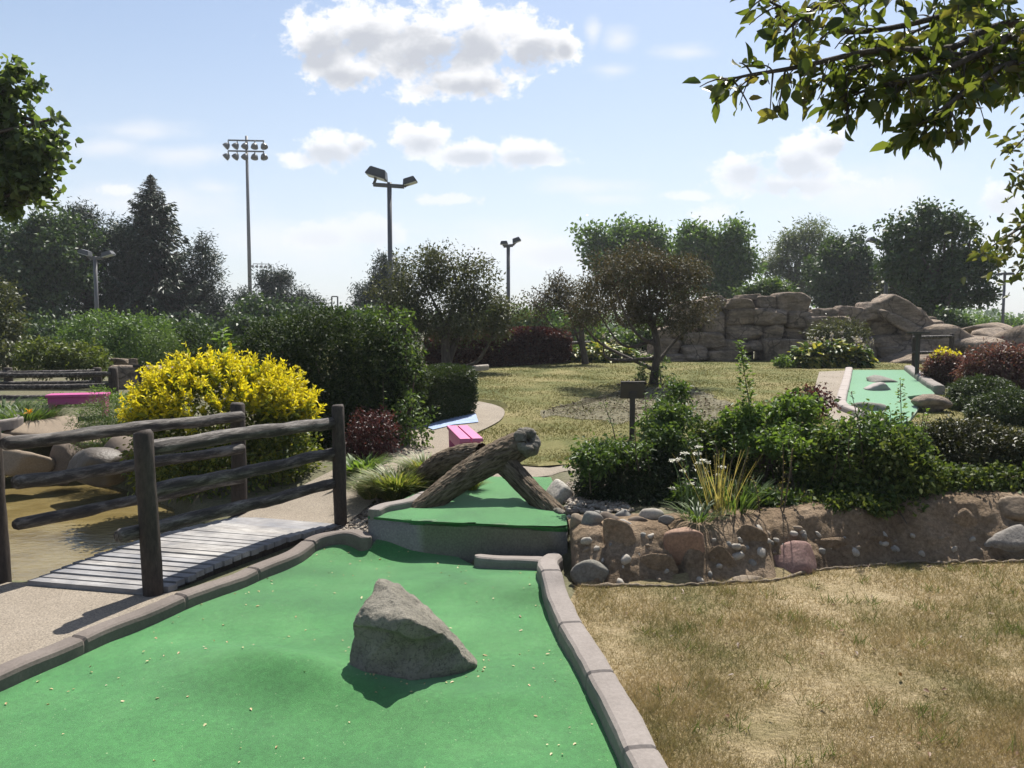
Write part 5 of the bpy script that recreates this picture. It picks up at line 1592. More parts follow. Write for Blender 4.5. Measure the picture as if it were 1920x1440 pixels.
# rail by the rock wall
f = thing('rail_fence', 'short dark rail fence in front of the right part of the rock wall', 'fence', (at(1785, 690, 17.5)[0], 17.5, .66))
for px in (1716, 1785):
    c = at(px, 625, 17.5); mb = MB(); post(mb, c[0], 17.5, .55, c[2], .055, seed=px); mb.build('post', m_dark, f, True)
for py in (633, 662):
    a = at(1712, py, 17.45); e = at(1787, py - 2, 17.45); mb = MB(); mb.tube(np.linspace(a, e, 8), .035, 8, wob=.2, seed=py); mb.build('rail', m_rail, f, True)
f = thing('rail_fence', 'distant dark rail fence behind the left hosta', 'fence', (at(1075, 670, 24)[0], 24, .62))
for px in (1062, 1092):
    c = at(px, 632, 24); mb = MB(); post(mb, c[0], 24, .5, c[2], .07, seed=px); mb.build('post', m_dark, f, True)
for py in (644, 658):
    a = at(1060, py, 23.9); e = at(1112, py - 2, 23.9); mb = MB(); mb.tube(np.linspace(a, e, 8), .05, 8, wob=.2, seed=py); mb.build('rail', m_rail, f, True)

# ------------------------------------------------------------------ far green on the right
FG = [ong(*p)[:2] for p in [(1594, 699), (1703, 699), (1735, 728), (1752, 746), (1700, 752), (1722, 772), (1700, 800), (1640, 800), (1610, 785), (1578, 766), (1584, 730)]]
c = np.mean(np.array(FG), 0)
fg = thing('putting_green', 'far bright green lane with low grey rocks beside the rock wall', 'putting green', (c[0], c[1], H(*c)))
m_car2 = surf('far_green_carpet', [(.046, .185, .058), (.060, .215, .074)], 1.2, bs=.3, bd=.006, bscale=150, world=True, fine=120, finew=.2)
m_car2.node_tree.nodes['Principled BSDF'].inputs['Sheen Weight'].default_value = .5
drape('carpet', FG, m_car2, .06, .2, Hn, fg, .05)
kerb('kerb', [ong(*p) for p in [(1592, 698), (1586, 725), (1579, 750), (1578, 768), (1600, 780), (1630, 790), (1650, 805)]], fg, .15, .11, Hn, seed=12, m=surf('pale_pink_kerb', [(.24, .205, .185), (.32, .28, .255)], 4, bs=.3, world=True))
kerb('kerb', [ong(*p) for p in [(1703, 699), (1720, 713), (1740, 728), (1762, 742)]], fg, .18, .16, Hn, seed=13)
for i, (px, py, rx, ry, lb) in enumerate([(1650, 712, 22, 6, 'speckled flat rock farthest along the far green'), (1645, 727, 20, 7, 'smooth pale mound rock in the middle of the far green'), (1628, 764, 24, 9, 'grey rock at the near left corner of the far green')]):
    q = ong(px, py + 4, .06); k = q[1] / F
    V_, T_ = rock_verts(q + np.array([0, 0, 0.0]), (rx * k, rx * k * .9, ry * k * 1.5), 400 + i, 3, 9, 10, .06 + .05 * (i == 0))
    tag(npmesh('rock', V_, T_, m_greyst if i != 1 else surf('pale_mound', [(.25, .222, .205), (.32, .285, .265)], 5, bs=.2, world=True), smooth=True), lb, 'rock', 'rocks on the far green')
n = 700
gp = np.array([ong(*p) for p in [(1712, 704), (1740, 720), (1765, 740), (1780, 725), (1750, 706), (1735, 700)]])
w_ = rng.dirichlet(np.ones(6) * .8, n) @ gp
sz = rng.uniform(.02, .06, n)
rv = (base[None] * (1 + .25 * rng.normal(size=(n, len(base), 1))) * np.stack([sz, sz, sz * .6], 1)[:, None, :]) + (w_ + np.array([0, 0, .03]))[:, None, :]
tag(npmesh('gravel', rv.reshape(-1, 3), (tri[None] + (np.arange(n) * len(base))[:, None, None]).reshape(-1, 3), m_grav), 'pinkish gravel along the right kerb of the far green', None, None, 'stuff')
mb = MB(); q0 = ong(1712, 778); q0 = ong(1745, 772); Vr, Tr = rock_verts(q0 + np.array([0, 0, .08]), (.19, .15, .11), 444, 4, 9, 10, .08); mb.add(Vr, Tr)
tag(mb.build('boulder', m_wall, None, True), 'dark craggy stone edging the near right corner of the far green', 'rock')
shrub('clipped_yew', 'upper clipped dome shaped yew right of the far green', 'shrub', [B(1842, 745, 60, 36, 11.2, ky=1.), B(1835, 765, 50, 24, 11.0)], 2600, 12, .05, .045, L_box, wid=.3, shell=.8, lump=.06)
shrub('clipped_yew', 'lower clipped dome shaped yew at the right picture edge', 'shrub', [B(1896, 780, 76, 46, 10.0, ky=1.), B(1890, 805, 66, 30, 9.9)], 3000, 12, .05, .045, L_box, wid=.3, shell=.8, lump=.06)
bsh = shrub('barberry_shrub', 'rounded barberry with yellow shoot tips beside the sign stand', 'shrub', [B(1772, 692, 36, 30, 14.0)], 620, 12, .07, .05, L_rose, shell=.5, lump=.15)
crown('shoots', L_yell, bsh, [B(1774, 666, 26, 10, 14.0)], 60, 8, .06, .05, shell=.2)
shrub('barberry_shrub', 'large rose red barberry against the right picture edge', 'shrub', [B(1872, 692, 64, 46, 13.0), B(1920, 700, 60, 50, 12.8), B(1840, 705, 40, 32, 13.0)], 2200, 11, .10, .05, L_rose, shell=.45, lump=.3, wid=.45)

# ------------------------------------------------------------------ beyond the pond on the left
def gY(px, py, Y_, z=None):
    c = at(px, py, Y_); return c


pr = [(40, 870, 40, 20, 8.6, 0, 'rounded tan boulder at the far pond edge nearest the fence post'), (128, 868, 36, 24, 8.8, 2, 'tilted brown boulder at the far pond edge between two others'), (185, 885, 46, 26, 8.2, 4, 'dark wet boulder at the pond edge beside the golden shrub'),
      (75, 815, 70, 24, 9.6, 0, 'ribbed tan rock bank under the day lily grass'), (160, 826, 46, 14, 9.6, 0, 'flat pale stone slab above the pond boulders'), (-40, 850, 60, 40, 8.8, 2, 'brown boulder by the pond at the left picture edge'), (240, 850, 46, 30, 8.6, 2, 'dark rock under the feathery shrub by the pond')]
for i, (px, py, rx, ry, Y_, mi, lb) in enumerate(pr):
    c = at(px, py, Y_); k = Y_ / F
    V_, T_ = rock_verts(c, (rx * k, .8 * rx * k, ry * k * 1.2), 500 + i, 4, 10, 11, .07, 2.0)
    tag(npmesh('boulder', V_, T_, m_cob[mi] if mi != 4 else surf('wet_rock', [(.045, .036, .028), (.085, .070, .055), (.13, .11, .088)], 4, bs=.5, world=True, rough=.5), smooth=True), lb, 'rock')
pt = np.array([onz(px, py, -.2) for px, py in [(60, 960), (120, 930), (180, 905), (30, 915)]])
dly = clump('day_lily', 'green arching day lily grass on the rock bank with an orange bloom', 'day lily', at(50, 795, 9.9), 600, .42, .8, L_mid, wid=.02, lean=.9, r0=.35)
clump('day_lily', 'lower green grass clump left of the pink bench at the picture edge', 'day lily', at(5, 780, 10.4), 400, .40, .8, L_mid, wid=.02, lean=.9, r0=.3)
c = at(55, 772, 9.6); scatter('bloom', np.tile(c, (10, 1)) + rng.normal(size=(10, 3)) * .012, rnd_dirs(10) + np.array([0, -.3, .5]), rnd_dirs(10), .06, .5, LEAF_6, leafmat('orange_petal', [(.70, .30, .03), (.80, .42, .05)], .3), dly)
shrub('feathery_shrub', 'feathery fine leaved shrub above the pond left of the golden shrub', 'shrub', [B(200, 775, 48, 42, 9.2), B(170, 790, 40, 28, 9.2), B(235, 790, 40, 45, 9.0), B(205, 830, 56, 30, 8.8)], 800, 12, .08, .035, L_mid, wid=.2, shell=.3, lump=.4, base=(*at(205, 850, 9.0)[:2], .1))
shrub('low_shrub', 'yellow green low plants behind the magenta bench', 'plant', [B(125, 753, 60, 9, 11.5), B(235, 748, 46, 10, 11.5), B(190, 742, 20, 14, 11.6)], 260, 10, .07, .05, L_light, shell=.3, wid=.3, stems=0)
# far bridge fences
for (Y_, lb, xr, pys, ex) in ((12.4, 'nearer dark rail fence of the bridge beyond the pond', 208, (700, 722, 742), 205), (13.6, 'farther dark rail fence of the bridge beyond the pond', 178, (696, 716, 737), 176)):
    f = thing('rail_fence', lb, 'fence', (at(100, 740, Y_)[0], Y_, .3), 'rail fences of the far bridge')
    for px in ((212, -60) if Y_ < 13 else (182, 15, -120)):
        c = at(px, 689, Y_); mb = MB(); post(mb, c[0], Y_, .2, c[2], .075, seed=abs(px)); mb.build('post', m_dark, f, True)
    for j, py in enumerate(pys):
        a = at(-140, py - 2, Y_ - .06); e = at(xr, py + 1, Y_ - .06)
        t = np.linspace(0, 1, 24); p = a + (e - a) * t[:, None]; p[:, 2] -= .035 * np.sin(t * math.pi)
        mb = MB(); mb.tube(p, .045, 10, wob=.25, seed=j + int(Y_), wscale=(5, 5, 9), ridge=.3); mb.build('rail', m_rail, f, True)
mb = MB(); a = at(-160, 752, 13.0); e = at(215, 752, 13.0)
for i in range(40):
    x = a[0] + (e[0] - a[0]) * (i + .5) / 40; mb.box((x, 13.0, a[2]), ((e[0] - a[0]) / 40 - .012, 1.15, .05))
fb = thing('footbridge', 'far plank footbridge with rails beyond the pond', 'bridge', (0.5 * (a[0] + e[0]), 13.0, .3)); mb.build('deck', m_plank, fb)
for yy_ in (12.5, 13.5):
    mb = MB(); mb.box(((a[0] + e[0]) / 2, yy_, a[2] - .1), (e[0] - a[0], .08, .14)); mb.build('beam', m_dark, fb)
# boulders by the far bridge
for i, (px, py, rx, ry, Y_, lb) in enumerate([(268, 716, 52, 34, 14.0, 'big brown boulder behind the small sign stand'), (222, 679, 24, 8, 15.0, 'flat tan slab on top of the big brown boulder'), (250, 680, 8, 9, 14.8, 'little tan stone beside the flat slab'), (320, 712, 40, 26, 14.2, 'brown boulder between golden shrub and big boulder')]):
    c = at(px, py, Y_); k = Y_ / F
    V_, T_ = rock_verts(c, (rx * k, .8 * rx * k, ry * k), 600 + i, 4, 9, 12, .06, 2.0, box=.6)
    tag(npmesh('boulder', V_, T_, m_wall, smooth=True), lb, 'rock')
# little green at the picture edge
c = at(-25, 793, 9.3)
pgs = thing('putting_green', 'sliver of a small green lane beyond the pond at the left edge', 'putting green', (c[0], c[1], c[2] - .03))
e2 = [(c[0] + q[0], c[1] + q[1]) for q in ((-1.0, -.4), (.25, -.35), (.33, .05), (.1, .4), (-1.0, .5))]
Zc = lambda x, y: np.full(np.shape(x), c[2])
drape('carpet', e2, m_car2, .0, .2, Zc, pgs, .3)
kerb('kerb', [e2[1], e2[2], e2[3]], pgs, .09, .06, Zc, seed=4)
# shrubs in the left middle distance
shrub('laurel_shrub', 'yellow green leafy shrub behind the rails of the far bridge', 'shrub', [B(85, 672, 54, 32, 14.5), B(150, 675, 52, 30, 14.5), B(180, 688, 26, 20, 14.3)], 620, 11, .10, .08, leafmat('laurel_leaf', [(.04, .062, .016), (.085, .115, .024), (.145, .17, .04)], .4), shell=.5, lump=.25, wid=.4)
shrub('privet_hedge', 'wide grey green hedge in front of the dark conifers', 'hedge', [B(190, 628, 70, 42, 18.0), B(265, 635, 60, 44, 18.0), B(150, 650, 40, 40, 18.0), B(225, 665, 100, 30, 17.8)], 1500, 10, .16, .08, L_far, shell=.55, lump=.25, wid=.4)
shrub('feathery_shrub', 'fresh green upright shrub right of the boulders', 'shrub', [B(306, 656, 34, 38, 15.0), B(312, 685, 34, 24, 14.8)], 380, 11, .10, .06, L_mid, shell=.4, lump=.3, wid=.25)
shrub('dark_shrub', 'dark shrub between the fresh green one and the sapling', 'shrub', [B(365, 655, 46, 40, 16.0), B(420, 665, 50, 40, 15.5), B(375, 690, 60, 24, 15.5)], 700, 10, .14, .07, L_dark, shell=.6, lump=.25)
spire('sapling', 'yellow green sapling with drooping leaves above the golden shrub', [at(412, 700, 9.6), at(414, 660, 9.6), at(418, 618, 9.6)], 60, .17, L_light, wid=.34, rad=.11, cat='sapling')
shrub('olive_shrub', 'brownish green shrub at the left picture edge under the dark trees', 'shrub', [B(5, 600, 34, 70, 16.0), B(-30, 650, 60, 50, 16.0), B(15, 665, 30, 26, 15.5)], 600, 10, .14, .08, L_brown, shell=.3, lump=.35)

# ------------------------------------------------------------------ trees of the background
def tree(name, label, base_px, Y_, blobs, nclump, per, cr, size, m, tr=.25, ntw=80, wid=.55, shell=.25, lump=.35, group='background trees', droop=.2, top=None, lobes=8):
    bx = at(base_px, 640, Y_)[0]; z0 = H(bx, Y_)
    th = thing(name, label, 'tree', (bx, Y_, z0), group)
    _, cc = crown('crown', m, th, blobs, nclump, per, cr, size, wid=wid, shell=shell, lump=lump, droop=droop, zmin=z0 + .2, lobes=lobes)
    Cc = np.array([b_[0] for b_ in blobs])
    tp = Cc.mean(0) if top is None else top
    limbs('trunk', m_trunk, th, (bx, Y_, z0), tp, tr, list(Cc) + list(cc[rng.choice(len(cc), 5)]), ntw, cc, 8, len(cc), .35, .12, .10)
    return th


YB = 34.0
tree('maple_tree', 'dark green leafy tree at the left edge of the tree line', 40, YB, [B(110, 470, 70, 70, YB), B(30, 480, 60, 80, YB), B(80, 470, 60, 70, YB), B(20, 560, 70, 70, YB), B(100, 540, 70, 80, YB), B(60, 610, 90, 50, YB)], 1178, 20, 0.39, .20, L_farb, .3)
tree('pine_tree', 'dark tall pine left of the pointed spruce', 165, YB + 2, [B(150, 430, 38, 46, YB + 2), B(190, 470, 60, 60, YB + 2), B(130, 500, 60, 70, YB + 2), B(200, 560, 80, 80, YB + 2), B(140, 600, 90, 60, YB + 2), B(155, 395, 16, 20, YB + 2), B(175, 440, 60, 40, YB + 2), B(225, 480, 50, 60, YB + 2), B(235, 540, 60, 100, YB + 2)], 1426, 23, 0.33, .20, L_conif, .3, wid=.22)
tree('pine_tree', 'dark broad pine just right of the pointed spruce', 370, YB + 4, [B(375, 500, 36, 50, YB + 4), B(350, 560, 60, 60, YB + 4), B(400, 570, 30, 50, YB + 4), B(385, 460, 16, 24, YB + 4), B(360, 610, 70, 50, YB + 4), B(330, 540, 50, 60, YB + 4), B(400, 600, 40, 40, YB + 4)], 930, 23, 0.33, .20, L_conif, .28, wid=.22)


def spruce(label, px, ytop, ybot, hw, Y_, n):
    bx = at(px, 640, Y_)[0]; z0 = H(bx, Y_); k = Y_ / F
    ztop = at(px, ytop, Y_)[2]
    th = thing('spruce_tree', label, 'tree', (bx, Y_, z0), 'background trees')
    mb = MB(); mb.tube([(bx, Y_, z0 - .1), (bx, Y_, (z0 + ztop) / 2), (bx, Y_, ztop)], [.22, .13, .02], 8)
    Pn, An = [], []
    Hh = ztop - z0
    nb = n
    for i in range(nb):
        t = (i + .5) / nb
        t = t ** 1.25
        z = ztop - .05 - t * (Hh - .7)
        R_ = (.03 + hw * k * t ** .9) * rng.uniform(.60, 1.2) * (1 + .12 * math.sin(t * 46))
        a = i * 2.39996 + rng.normal() * .2
        d = np.array([math.cos(a), math.sin(a), 0])
        tt = np.linspace(0, 1, 7)
        pts = np.array([bx, Y_, z]) + d * (R_ * tt)[:, None] + np.array([0, 0, 1.0]) * ((.25 - .62 * min(1, t * 2.5)) * R_ * np.sin(tt * 2.0) + .18 * R_ * tt ** 3)[:, None]
        mb.tube(pts, np.linspace(.045, .01, 7), 4, cap=False)
        m_ = int(10 + 46 * R_)
        u = rng.random(m_) ** .75
        q = np.stack([np.interp(u, tt, pts[:, c_]) for c_ in range(3)], 1)
        sd = np.array([-d[1], d[0], 0])
        sg = rng.choice([-1, 1], m_)
        wdt = (1 - u) * .30 * R_ + .03
        q2 = q + sd * (sg * rng.random(m_) * wdt)[:, None] - np.array([0, 0, 1]) * (rng.random(m_) * .22 * min(1, t * 3))[:, None]
        Pn.append(q2); An.append(unit(d * .9 + sd * sg[:, None] * .5 + np.array([0, 0, -.45]) + rng.normal(size=(m_, 3)) * .3))
    Pn = np.vstack(Pn); An = np.vstack(An)
    Pn[:, 2] = np.maximum(Pn[:, 2], z0 + .05)
    scatter('crown', Pn, An, rnd_dirs(len(Pn)) + np.array([0, 0, .5]), .28 * rng.uniform(.6, 1.2, len(Pn)) * np.clip((ztop - Pn[:, 2]) / 1.5, .35, 1), .26, LEAF_Q, L_conif, th)
    mb.build('trunk', m_trunk, th, True)
    return th


spruce('tall pointed spruce standing above the left tree line', 292, 326, 640, 150, 37.0, 300)
tree('pine_tree', 'lower pine right of the tall floodlight mast', 525, 44, [B(525, 550, 40, 40, 44), B(480, 580, 40, 40, 44), B(570, 580, 36, 36, 44), B(520, 600, 80, 36, 44), B(528, 515, 12, 16, 44), B(455, 560, 10, 22, 44), B(495, 530, 14, 22, 44)], 930, 23, 0.33, .2, L_conif, .25, wid=.22)
tree('pine_tree', 'slanting blue green pine behind the double lamp post', 710, 40, [B(715, 530, 36, 36, 40), B(690, 560, 34, 36, 40), B(735, 550, 40, 50, 40), B(700, 600, 50, 34, 40), B(725, 495, 16, 18, 40)], 806, 23, 0.31, .2, L_conif, .25, wid=.22)
tree('maple_tree', 'leafy green tree behind the round crabapple on its left', 1200, 46, [B(1160, 465, 60, 46, 46), B(1215, 470, 60, 46, 46), B(1120, 440, 40, 24, 46), B(1150, 510, 50, 50, 46), B(1230, 520, 60, 50, 46)], 1054, 18, 0.47, .24, L_far, .3)
tree('maple_tree', 'rounded fresh green tree behind the round crabapple on its right', 1350, 44, [B(1365, 470, 50, 48, 44), B(1310, 480, 46, 50, 44), B(1385, 500, 36, 36, 44), B(1340, 530, 56, 40, 44)], 992, 18, 0.43, .24, L_far, .3)
tree('willow_tree', 'pale thin leaved willow left of the dark columnar tree', 1500, 50, [B(1510, 450, 46, 42, 50), B(1470, 480, 46, 46, 50), B(1540, 480, 36, 46, 50), B(1450, 510, 26, 30, 50), B(1500, 530, 50, 40, 50)], 806, 17, 0.47, .22, L_pale, .3, wid=.3, shell=.2)
tree('columnar_tree', 'dark dense upright tree behind the gap of the rock wall', 1575, 40, [B(1590, 490, 36, 54, 40), B(1555, 520, 46, 60, 40), B(1610, 530, 34, 50, 40), B(1575, 570, 60, 40, 40)], 1178, 20, 0.33, .2, L_farb, .28)
tree('thicket_tree', 'brownish tree between the columnar tree and the big maple', 1680, 38, [B(1680, 530, 50, 46, 38), B(1700, 560, 60, 40, 38), B(1650, 560, 34, 36, 38)], 558, 18, 0.39, .2, L_brown, .22, shell=.3)
tree('maple_tree', 'big dark open crowned maple above the right end of the rock wall', 1746, 30, [B(1705, 440, 50, 44, 30), B(1785, 445, 50, 46, 30), B(1830, 500, 44, 40, 30), B(1700, 500, 46, 46, 30), B(1760, 510, 60, 46, 30), B(1820, 545, 50, 28, 30), B(1745, 560, 56, 28, 30), B(1735, 405, 24, 18, 30)], 1054, 17, 0.33, .17, L_farb, .24, 140, shell=.25)
tree('round_shrub_tree', 'small light green tree peeking over the rock wall left of centre', 1435, 30, [B(1440, 545, 36, 18, 30), B(1410, 550, 26, 16, 30), B(1460, 555, 24, 14, 30)], 260, 17, 0.27, .16, L_mid, .12, 20)
tree('round_shrub_tree', 'green bush tree at the right end of the rock wall below the maple', 1770, 27, [B(1775, 610, 26, 22, 27), B(1800, 620, 26, 18, 27), B(1755, 630, 30, 16, 27)], 260, 17, 0.23, .14, L_farb, .1, 20)
tree('round_shrub_tree', 'hazy green bush in the gap behind the far rail fence', 1065, 30, [B(1065, 635, 40, 26, 30), B(1100, 640, 30, 20, 30), B(1040, 650, 30, 20, 30)], 310, 17, 0.27, .16, L_far, .1, 20)
tree('round_shrub_tree', 'dark bush closing the gap between low pine and big shrub', 460, 26, [B(470, 625, 50, 26, 26), B(430, 640, 44, 26, 26), B(540, 620, 60, 22, 27), B(640, 615, 60, 26, 27)], 620, 17, 0.27, .14, L_farb, .1, 20)
tree('round_shrub_tree', 'green bushes behind the left hosta under the round crabapple', 1165, 25, [B(1150, 645, 46, 24, 25), B(1200, 640, 46, 28, 25.5), B(1240, 640, 30, 30, 25.5), B(1110, 650, 30, 18, 25)], 500, 14, .3, .13, L_mid, .08, 16)
tree('round_shrub_tree', 'low dark wood edge filling the gap behind the big dark shrub', 560, 32, [B(480, 600, 60, 34, 32), B(560, 605, 70, 30, 32), B(640, 610, 60, 26, 32), B(700, 600, 60, 36, 32)], 900, 14, .4, .17, L_farb, .1, 20)
tree('round_shrub_tree', 'green bushes closing the gap right of the olive tree', 990, 33, [B(960, 615, 50, 30, 33), B(1020, 610, 50, 32, 33), B(1080, 615, 60, 34, 33), B(900, 610, 50, 30, 33)], 900, 14, .4, .17, L_far, .1, 20)
tree('round_shrub_tree', 'far green bushes behind the rocks at the right picture edge', 1840, 40, [B(1820, 610, 40, 14, 40), B(1880, 612, 50, 12, 40), B(1760, 605, 50, 24, 40)], 400, 14, .4, .17, L_far, .1, 10)
shrub('hedge_row', 'long dark hedge under the left tree line', 'hedge', [B(60, 640, 110, 40, 26), B(220, 645, 120, 36, 26), B(340, 640, 90, 40, 26)], 1500, 10, .35, .16, L_farb, shell=.5)
# far-off wood along the horizon
P, O, cc = cloud([(np.array([x, 150 + rng.uniform(-10, 10), 1.5]), np.array([9, 5, rng.uniform(1.6, 3.2)])) for x in np.arange(-165, 168, 8)], 6500, 5, 1.4, .3)
P[:, 2] = np.maximum(P[:, 2], .3)
tag(scatter('distant_woods', P, rnd_dirs(len(P)), rnd_dirs(len(P)), .9, .7, LEAF_Q, L_far), 'low hazy line of woods along the far horizon', None, None, 'stuff')

# ------------------------------------------------------------------ lamp posts
m_steel = paint('grey_bronze_steel', (.12, .115, .115), .45, var=.1)
m_lamp = paint('lamp_housing', (.085, .083, .08), .4, var=.1)
m_lens = paint('lamp_glass', (.55, .57, .58), .15, var=.05)


def lamppost(label, px, pybar, Y_, pw, heads, bar, base_py=None):
    """heads: (px, py, width px, height px, tilt)"""
    c = at(px, pybar, Y_); k = Y_ / F; z0 = H(c[0], Y_)
    th = thing('lamp_post', label, 'lamp post', (c[0], Y_, z0), 'double headed lamp posts')
    mb = MB(); mb.tube([(c[0], Y_, z0 - .1), (c[0], Y_, (z0 + c[2]) / 2), (c[0], Y_, c[2] + .05)], [pw * k / 2 * 1.1, pw * k / 2, pw * k / 2 * .95], 12); mb.build('pole', m_steel, th, True)
    a = at(bar[0], pybar, Y_); e = at(bar[1], pybar + bar[2], Y_)
    mb = MB(); mb.box((a + e) / 2, (np.linalg.norm(e - a), .10 * pw * k / .12, .09 * pw * k / .12), roty(-math.atan2(e[2] - a[2], e[0] - a[0])), .01); mb.build('crossbar', m_steel, th)
    for (hx, hy, w, h, tl) in heads:
        q = at(hx, hy, Y_)
        s_ = 1 if hx > px else -1
        R = roty(-tl)
        hd = MB(); bm = bmesh.new(); bmesh.ops.create_cube(bm, size=1)
        for v_ in bm.verts:
            sc = .72 if v_.co.z > 0 else 1.0
            v_.co = Vector((v_.co.x * w * k * sc, v_.co.y * w * k * .9 * sc, v_.co.z * h * k))
        bmesh.ops.bevel(bm, geom=bm.edges[:], offset=.015 * w * k / .5, segments=2, affect='EDGES'); bm.verts.index_update()
        hd.add(np.array([v_.co[:] for v_ in bm.verts]) @ R.T + q, [[v_.index for v_ in f_.verts] for f_ in bm.faces]); bm.free()
        ho = hd.build('lamp_head', m_lamp, th)
        ln = MB(); ln.box(q - R @ np.array([0, 0, h * k * .5 + .006]), (w * k * .86, w * k * .78, .014), R); ln.build('lens', m_lens, ho)
        ar = MB(); ee = a if s_ < 0 else e
        ar.tube([ee, (ee + q) / 2 + np.array([0, 0, -.02]), q - R @ np.array([s_ * -w * k * .1, 0, h * k * .3])], .035 * pw * k / .12, 8); ar.build('arm', m_steel, th, True)


lamppost('nearest tall lamp post with two square heads above the dark shrub', 730, 346, 19.0, 9, [(708, 325, 40, 16, -.30), (768, 339, 27, 11, .30)], (700, 758, 4))
lamppost('smaller double lamp post right of the olive tree', 953, 462, 27.0, 7, [(945, 455, 15, 6, .05), (968, 450, 17, 8, .32)], (944, 962, -2))
lamppost('lamp post with two heads in front of the dark left trees', 178, 484, 24.0, 7, [(160, 473, 22, 8, -.3), (202, 476, 22, 8, .28)], (168, 192, 0))
lamppost('lamp post with one visible head in front of the big maple', 1664, 457, 32.0, 7, [(1637, 450, 20, 7, -.25), (1690, 452, 18, 7, .25)], (1643, 1680, 0))
lamppost('slim lamp post at the right picture edge beyond the rocks', 1884, 513, 26.0, 5, [(1893, 513, 14, 4, .0), (1874, 514, 8, 4, 0)], (1878, 1890, 0))


def mast(label, px, ytop, Y_, pw, rows, half, lw, nl, seed=0):
    c = at(px, ytop, Y_); k = Y_ / F; z0 = H(c[0], Y_)
    th = thing('floodlight_mast', label, 'floodlight', (c[0], Y_, z0), 'sports floodlight masts')
    mb = MB(); mb.tube([(c[0], Y_, z0), (c[0], Y_, (z0 + c[2]) / 2), (c[0], Y_, c[2])], [pw * k * .6, pw * k * .5, pw * k * .36], 10); mb.build('pole', m_steel, th, True)
    for row in rows:
        q0 = at(px, row, Y_)
        mb = MB(); mb.box(q0 - np.array([0, .1, 0]), (half * 2 * k, .12 * lw * k / .7, .14 * lw * k / .7), roty(.02)); mb.build('crossbar', m_steel, th)
        for t in np.linspace(-1, 1, nl):
            q = q0 + np.array([t * half * k, -.25, -lw * k * .62]); r_ = lw * k * .5
            tl = np.array([t * .55 - .25, -.35, -.85]); tl /= np.linalg.norm(tl)
            s_ = np.linspace(0, 1, 6)
            rad = r_ * np.array([.35, .62, .82, .95, 1.0, 1.04])
            mb = MB(); mb.tube(q - tl * r_ * .5 + tl * (s_ * r_ * 1.5)[:, None], rad, 12); mb.tube([q0 + np.array([t * half * k, -.15, 0]), q - tl * r_ * .4], r_ * .16, 5)
            mb.build('floodlight', m_lamp, th, True)


mast('tallest floodlight mast with two rows of round lamps', 462, 255, 85, 6.5, (264, 284), 33, 13, 5)
mast('tiny distant floodlight mast with one row of lamps above the low pine', 491, 491, 170, 2, (495,), 16, 6, 5)
th = thing('wire_frame_post', 'thin grey post frame against the sky between low pine and slanting pine', 'post', (at(627, 600, 60)[0], 60, .6))
for px in (622, 633):
    c = at(px, 556, 60); mb = MB(); mb.tube([(c[0], 60, .5), (c[0], 60, c[2] / 2), (c[0], 60, c[2])], .06, 6); mb.build('post', m_lamp, th)
a = at(622, 556, 60); e = at(633, 556, 60); mb = MB(); mb.tube([a, (a + e) / 2, e], .05, 6); mb.build('crossbar', m_lamp, th)

# ------------------------------------------------------------------ near overhanging trees
L_near = leafmat('near_leaf', [(.045, .066, .020), (.080, .105, .030), (.125, .14, .044), (.16, .135, .05)], .55, (1.3, 1.3, .5), rough=.35, pos=[0, .4, .8, 1])
th = thing('overhanging_tree', 'near tree whose large leaved branches hang into the top right corner', 'tree', (2.9, 2.6, 0))
trunk_top = np.array([2.75, 2.6, 2.5])
brs = [[trunk_top, at(1990, -60, 2.5), at(1800, 20, 2.3), at(1600, 60, 2.2), at(1480, 20, 2.15), at(1420, -10, 2.1)],
       [trunk_top, at(1960, 40, 2.4), at(1780, 90, 2.25), at(1640, 95, 2.1), at(1500, 125, 2.05), at(1410, 140, 2.0), at(1360, 150, 2.0)],
       [trunk_top, at(1980, 130, 2.4), at(1830, 140, 2.25), at(1700, 150, 2.2), at(1600, 170, 2.1), at(1540, 185, 2.1)],
       [trunk_top, at(2000, 160, 2.3), at(1890, 160, 2.2), at(1820, 205, 2.1), at(1760, 250, 2.05), at(1710, 282, 2.05)],
       [trunk_top, at(1980, 100, 2.3), at(1860, 130, 2.2), at(1760, 175, 2.15), at(1680, 195, 2.1), at(1610, 215, 2.1), at(1580, 235, 2.1)],
       [trunk_top, at(1950, 10, 2.6), at(1820, 60, 2.6), at(1720, 90, 2.6), at(1620, 150, 2.55)],
       [trunk_top, at(1990, 60, 2.8), at(1900, 100, 2.8), at(1800, 140, 2.8), at(1700, 190, 2.8)],
       [trunk_top, at(2020, 150, 2.5), at(1950, 170, 2.5), at(1900, 170, 2.5), at(1850, 160, 2.5)],
       [trunk_top, at(1980, -40, 2.2), at(1800, -30, 2.1), at(1650, -20, 2.05), at(1540, 10, 2.0), at(1470, 60, 2.0)]]
mb = MB()
mb.tube(spline([(2.9, 2.6, -.1), (2.86, 2.58, 1.2), trunk_top], 8), np.linspace(.14, .08, 17), 12, wob=.15, seed=2)
LP, LA = [], []
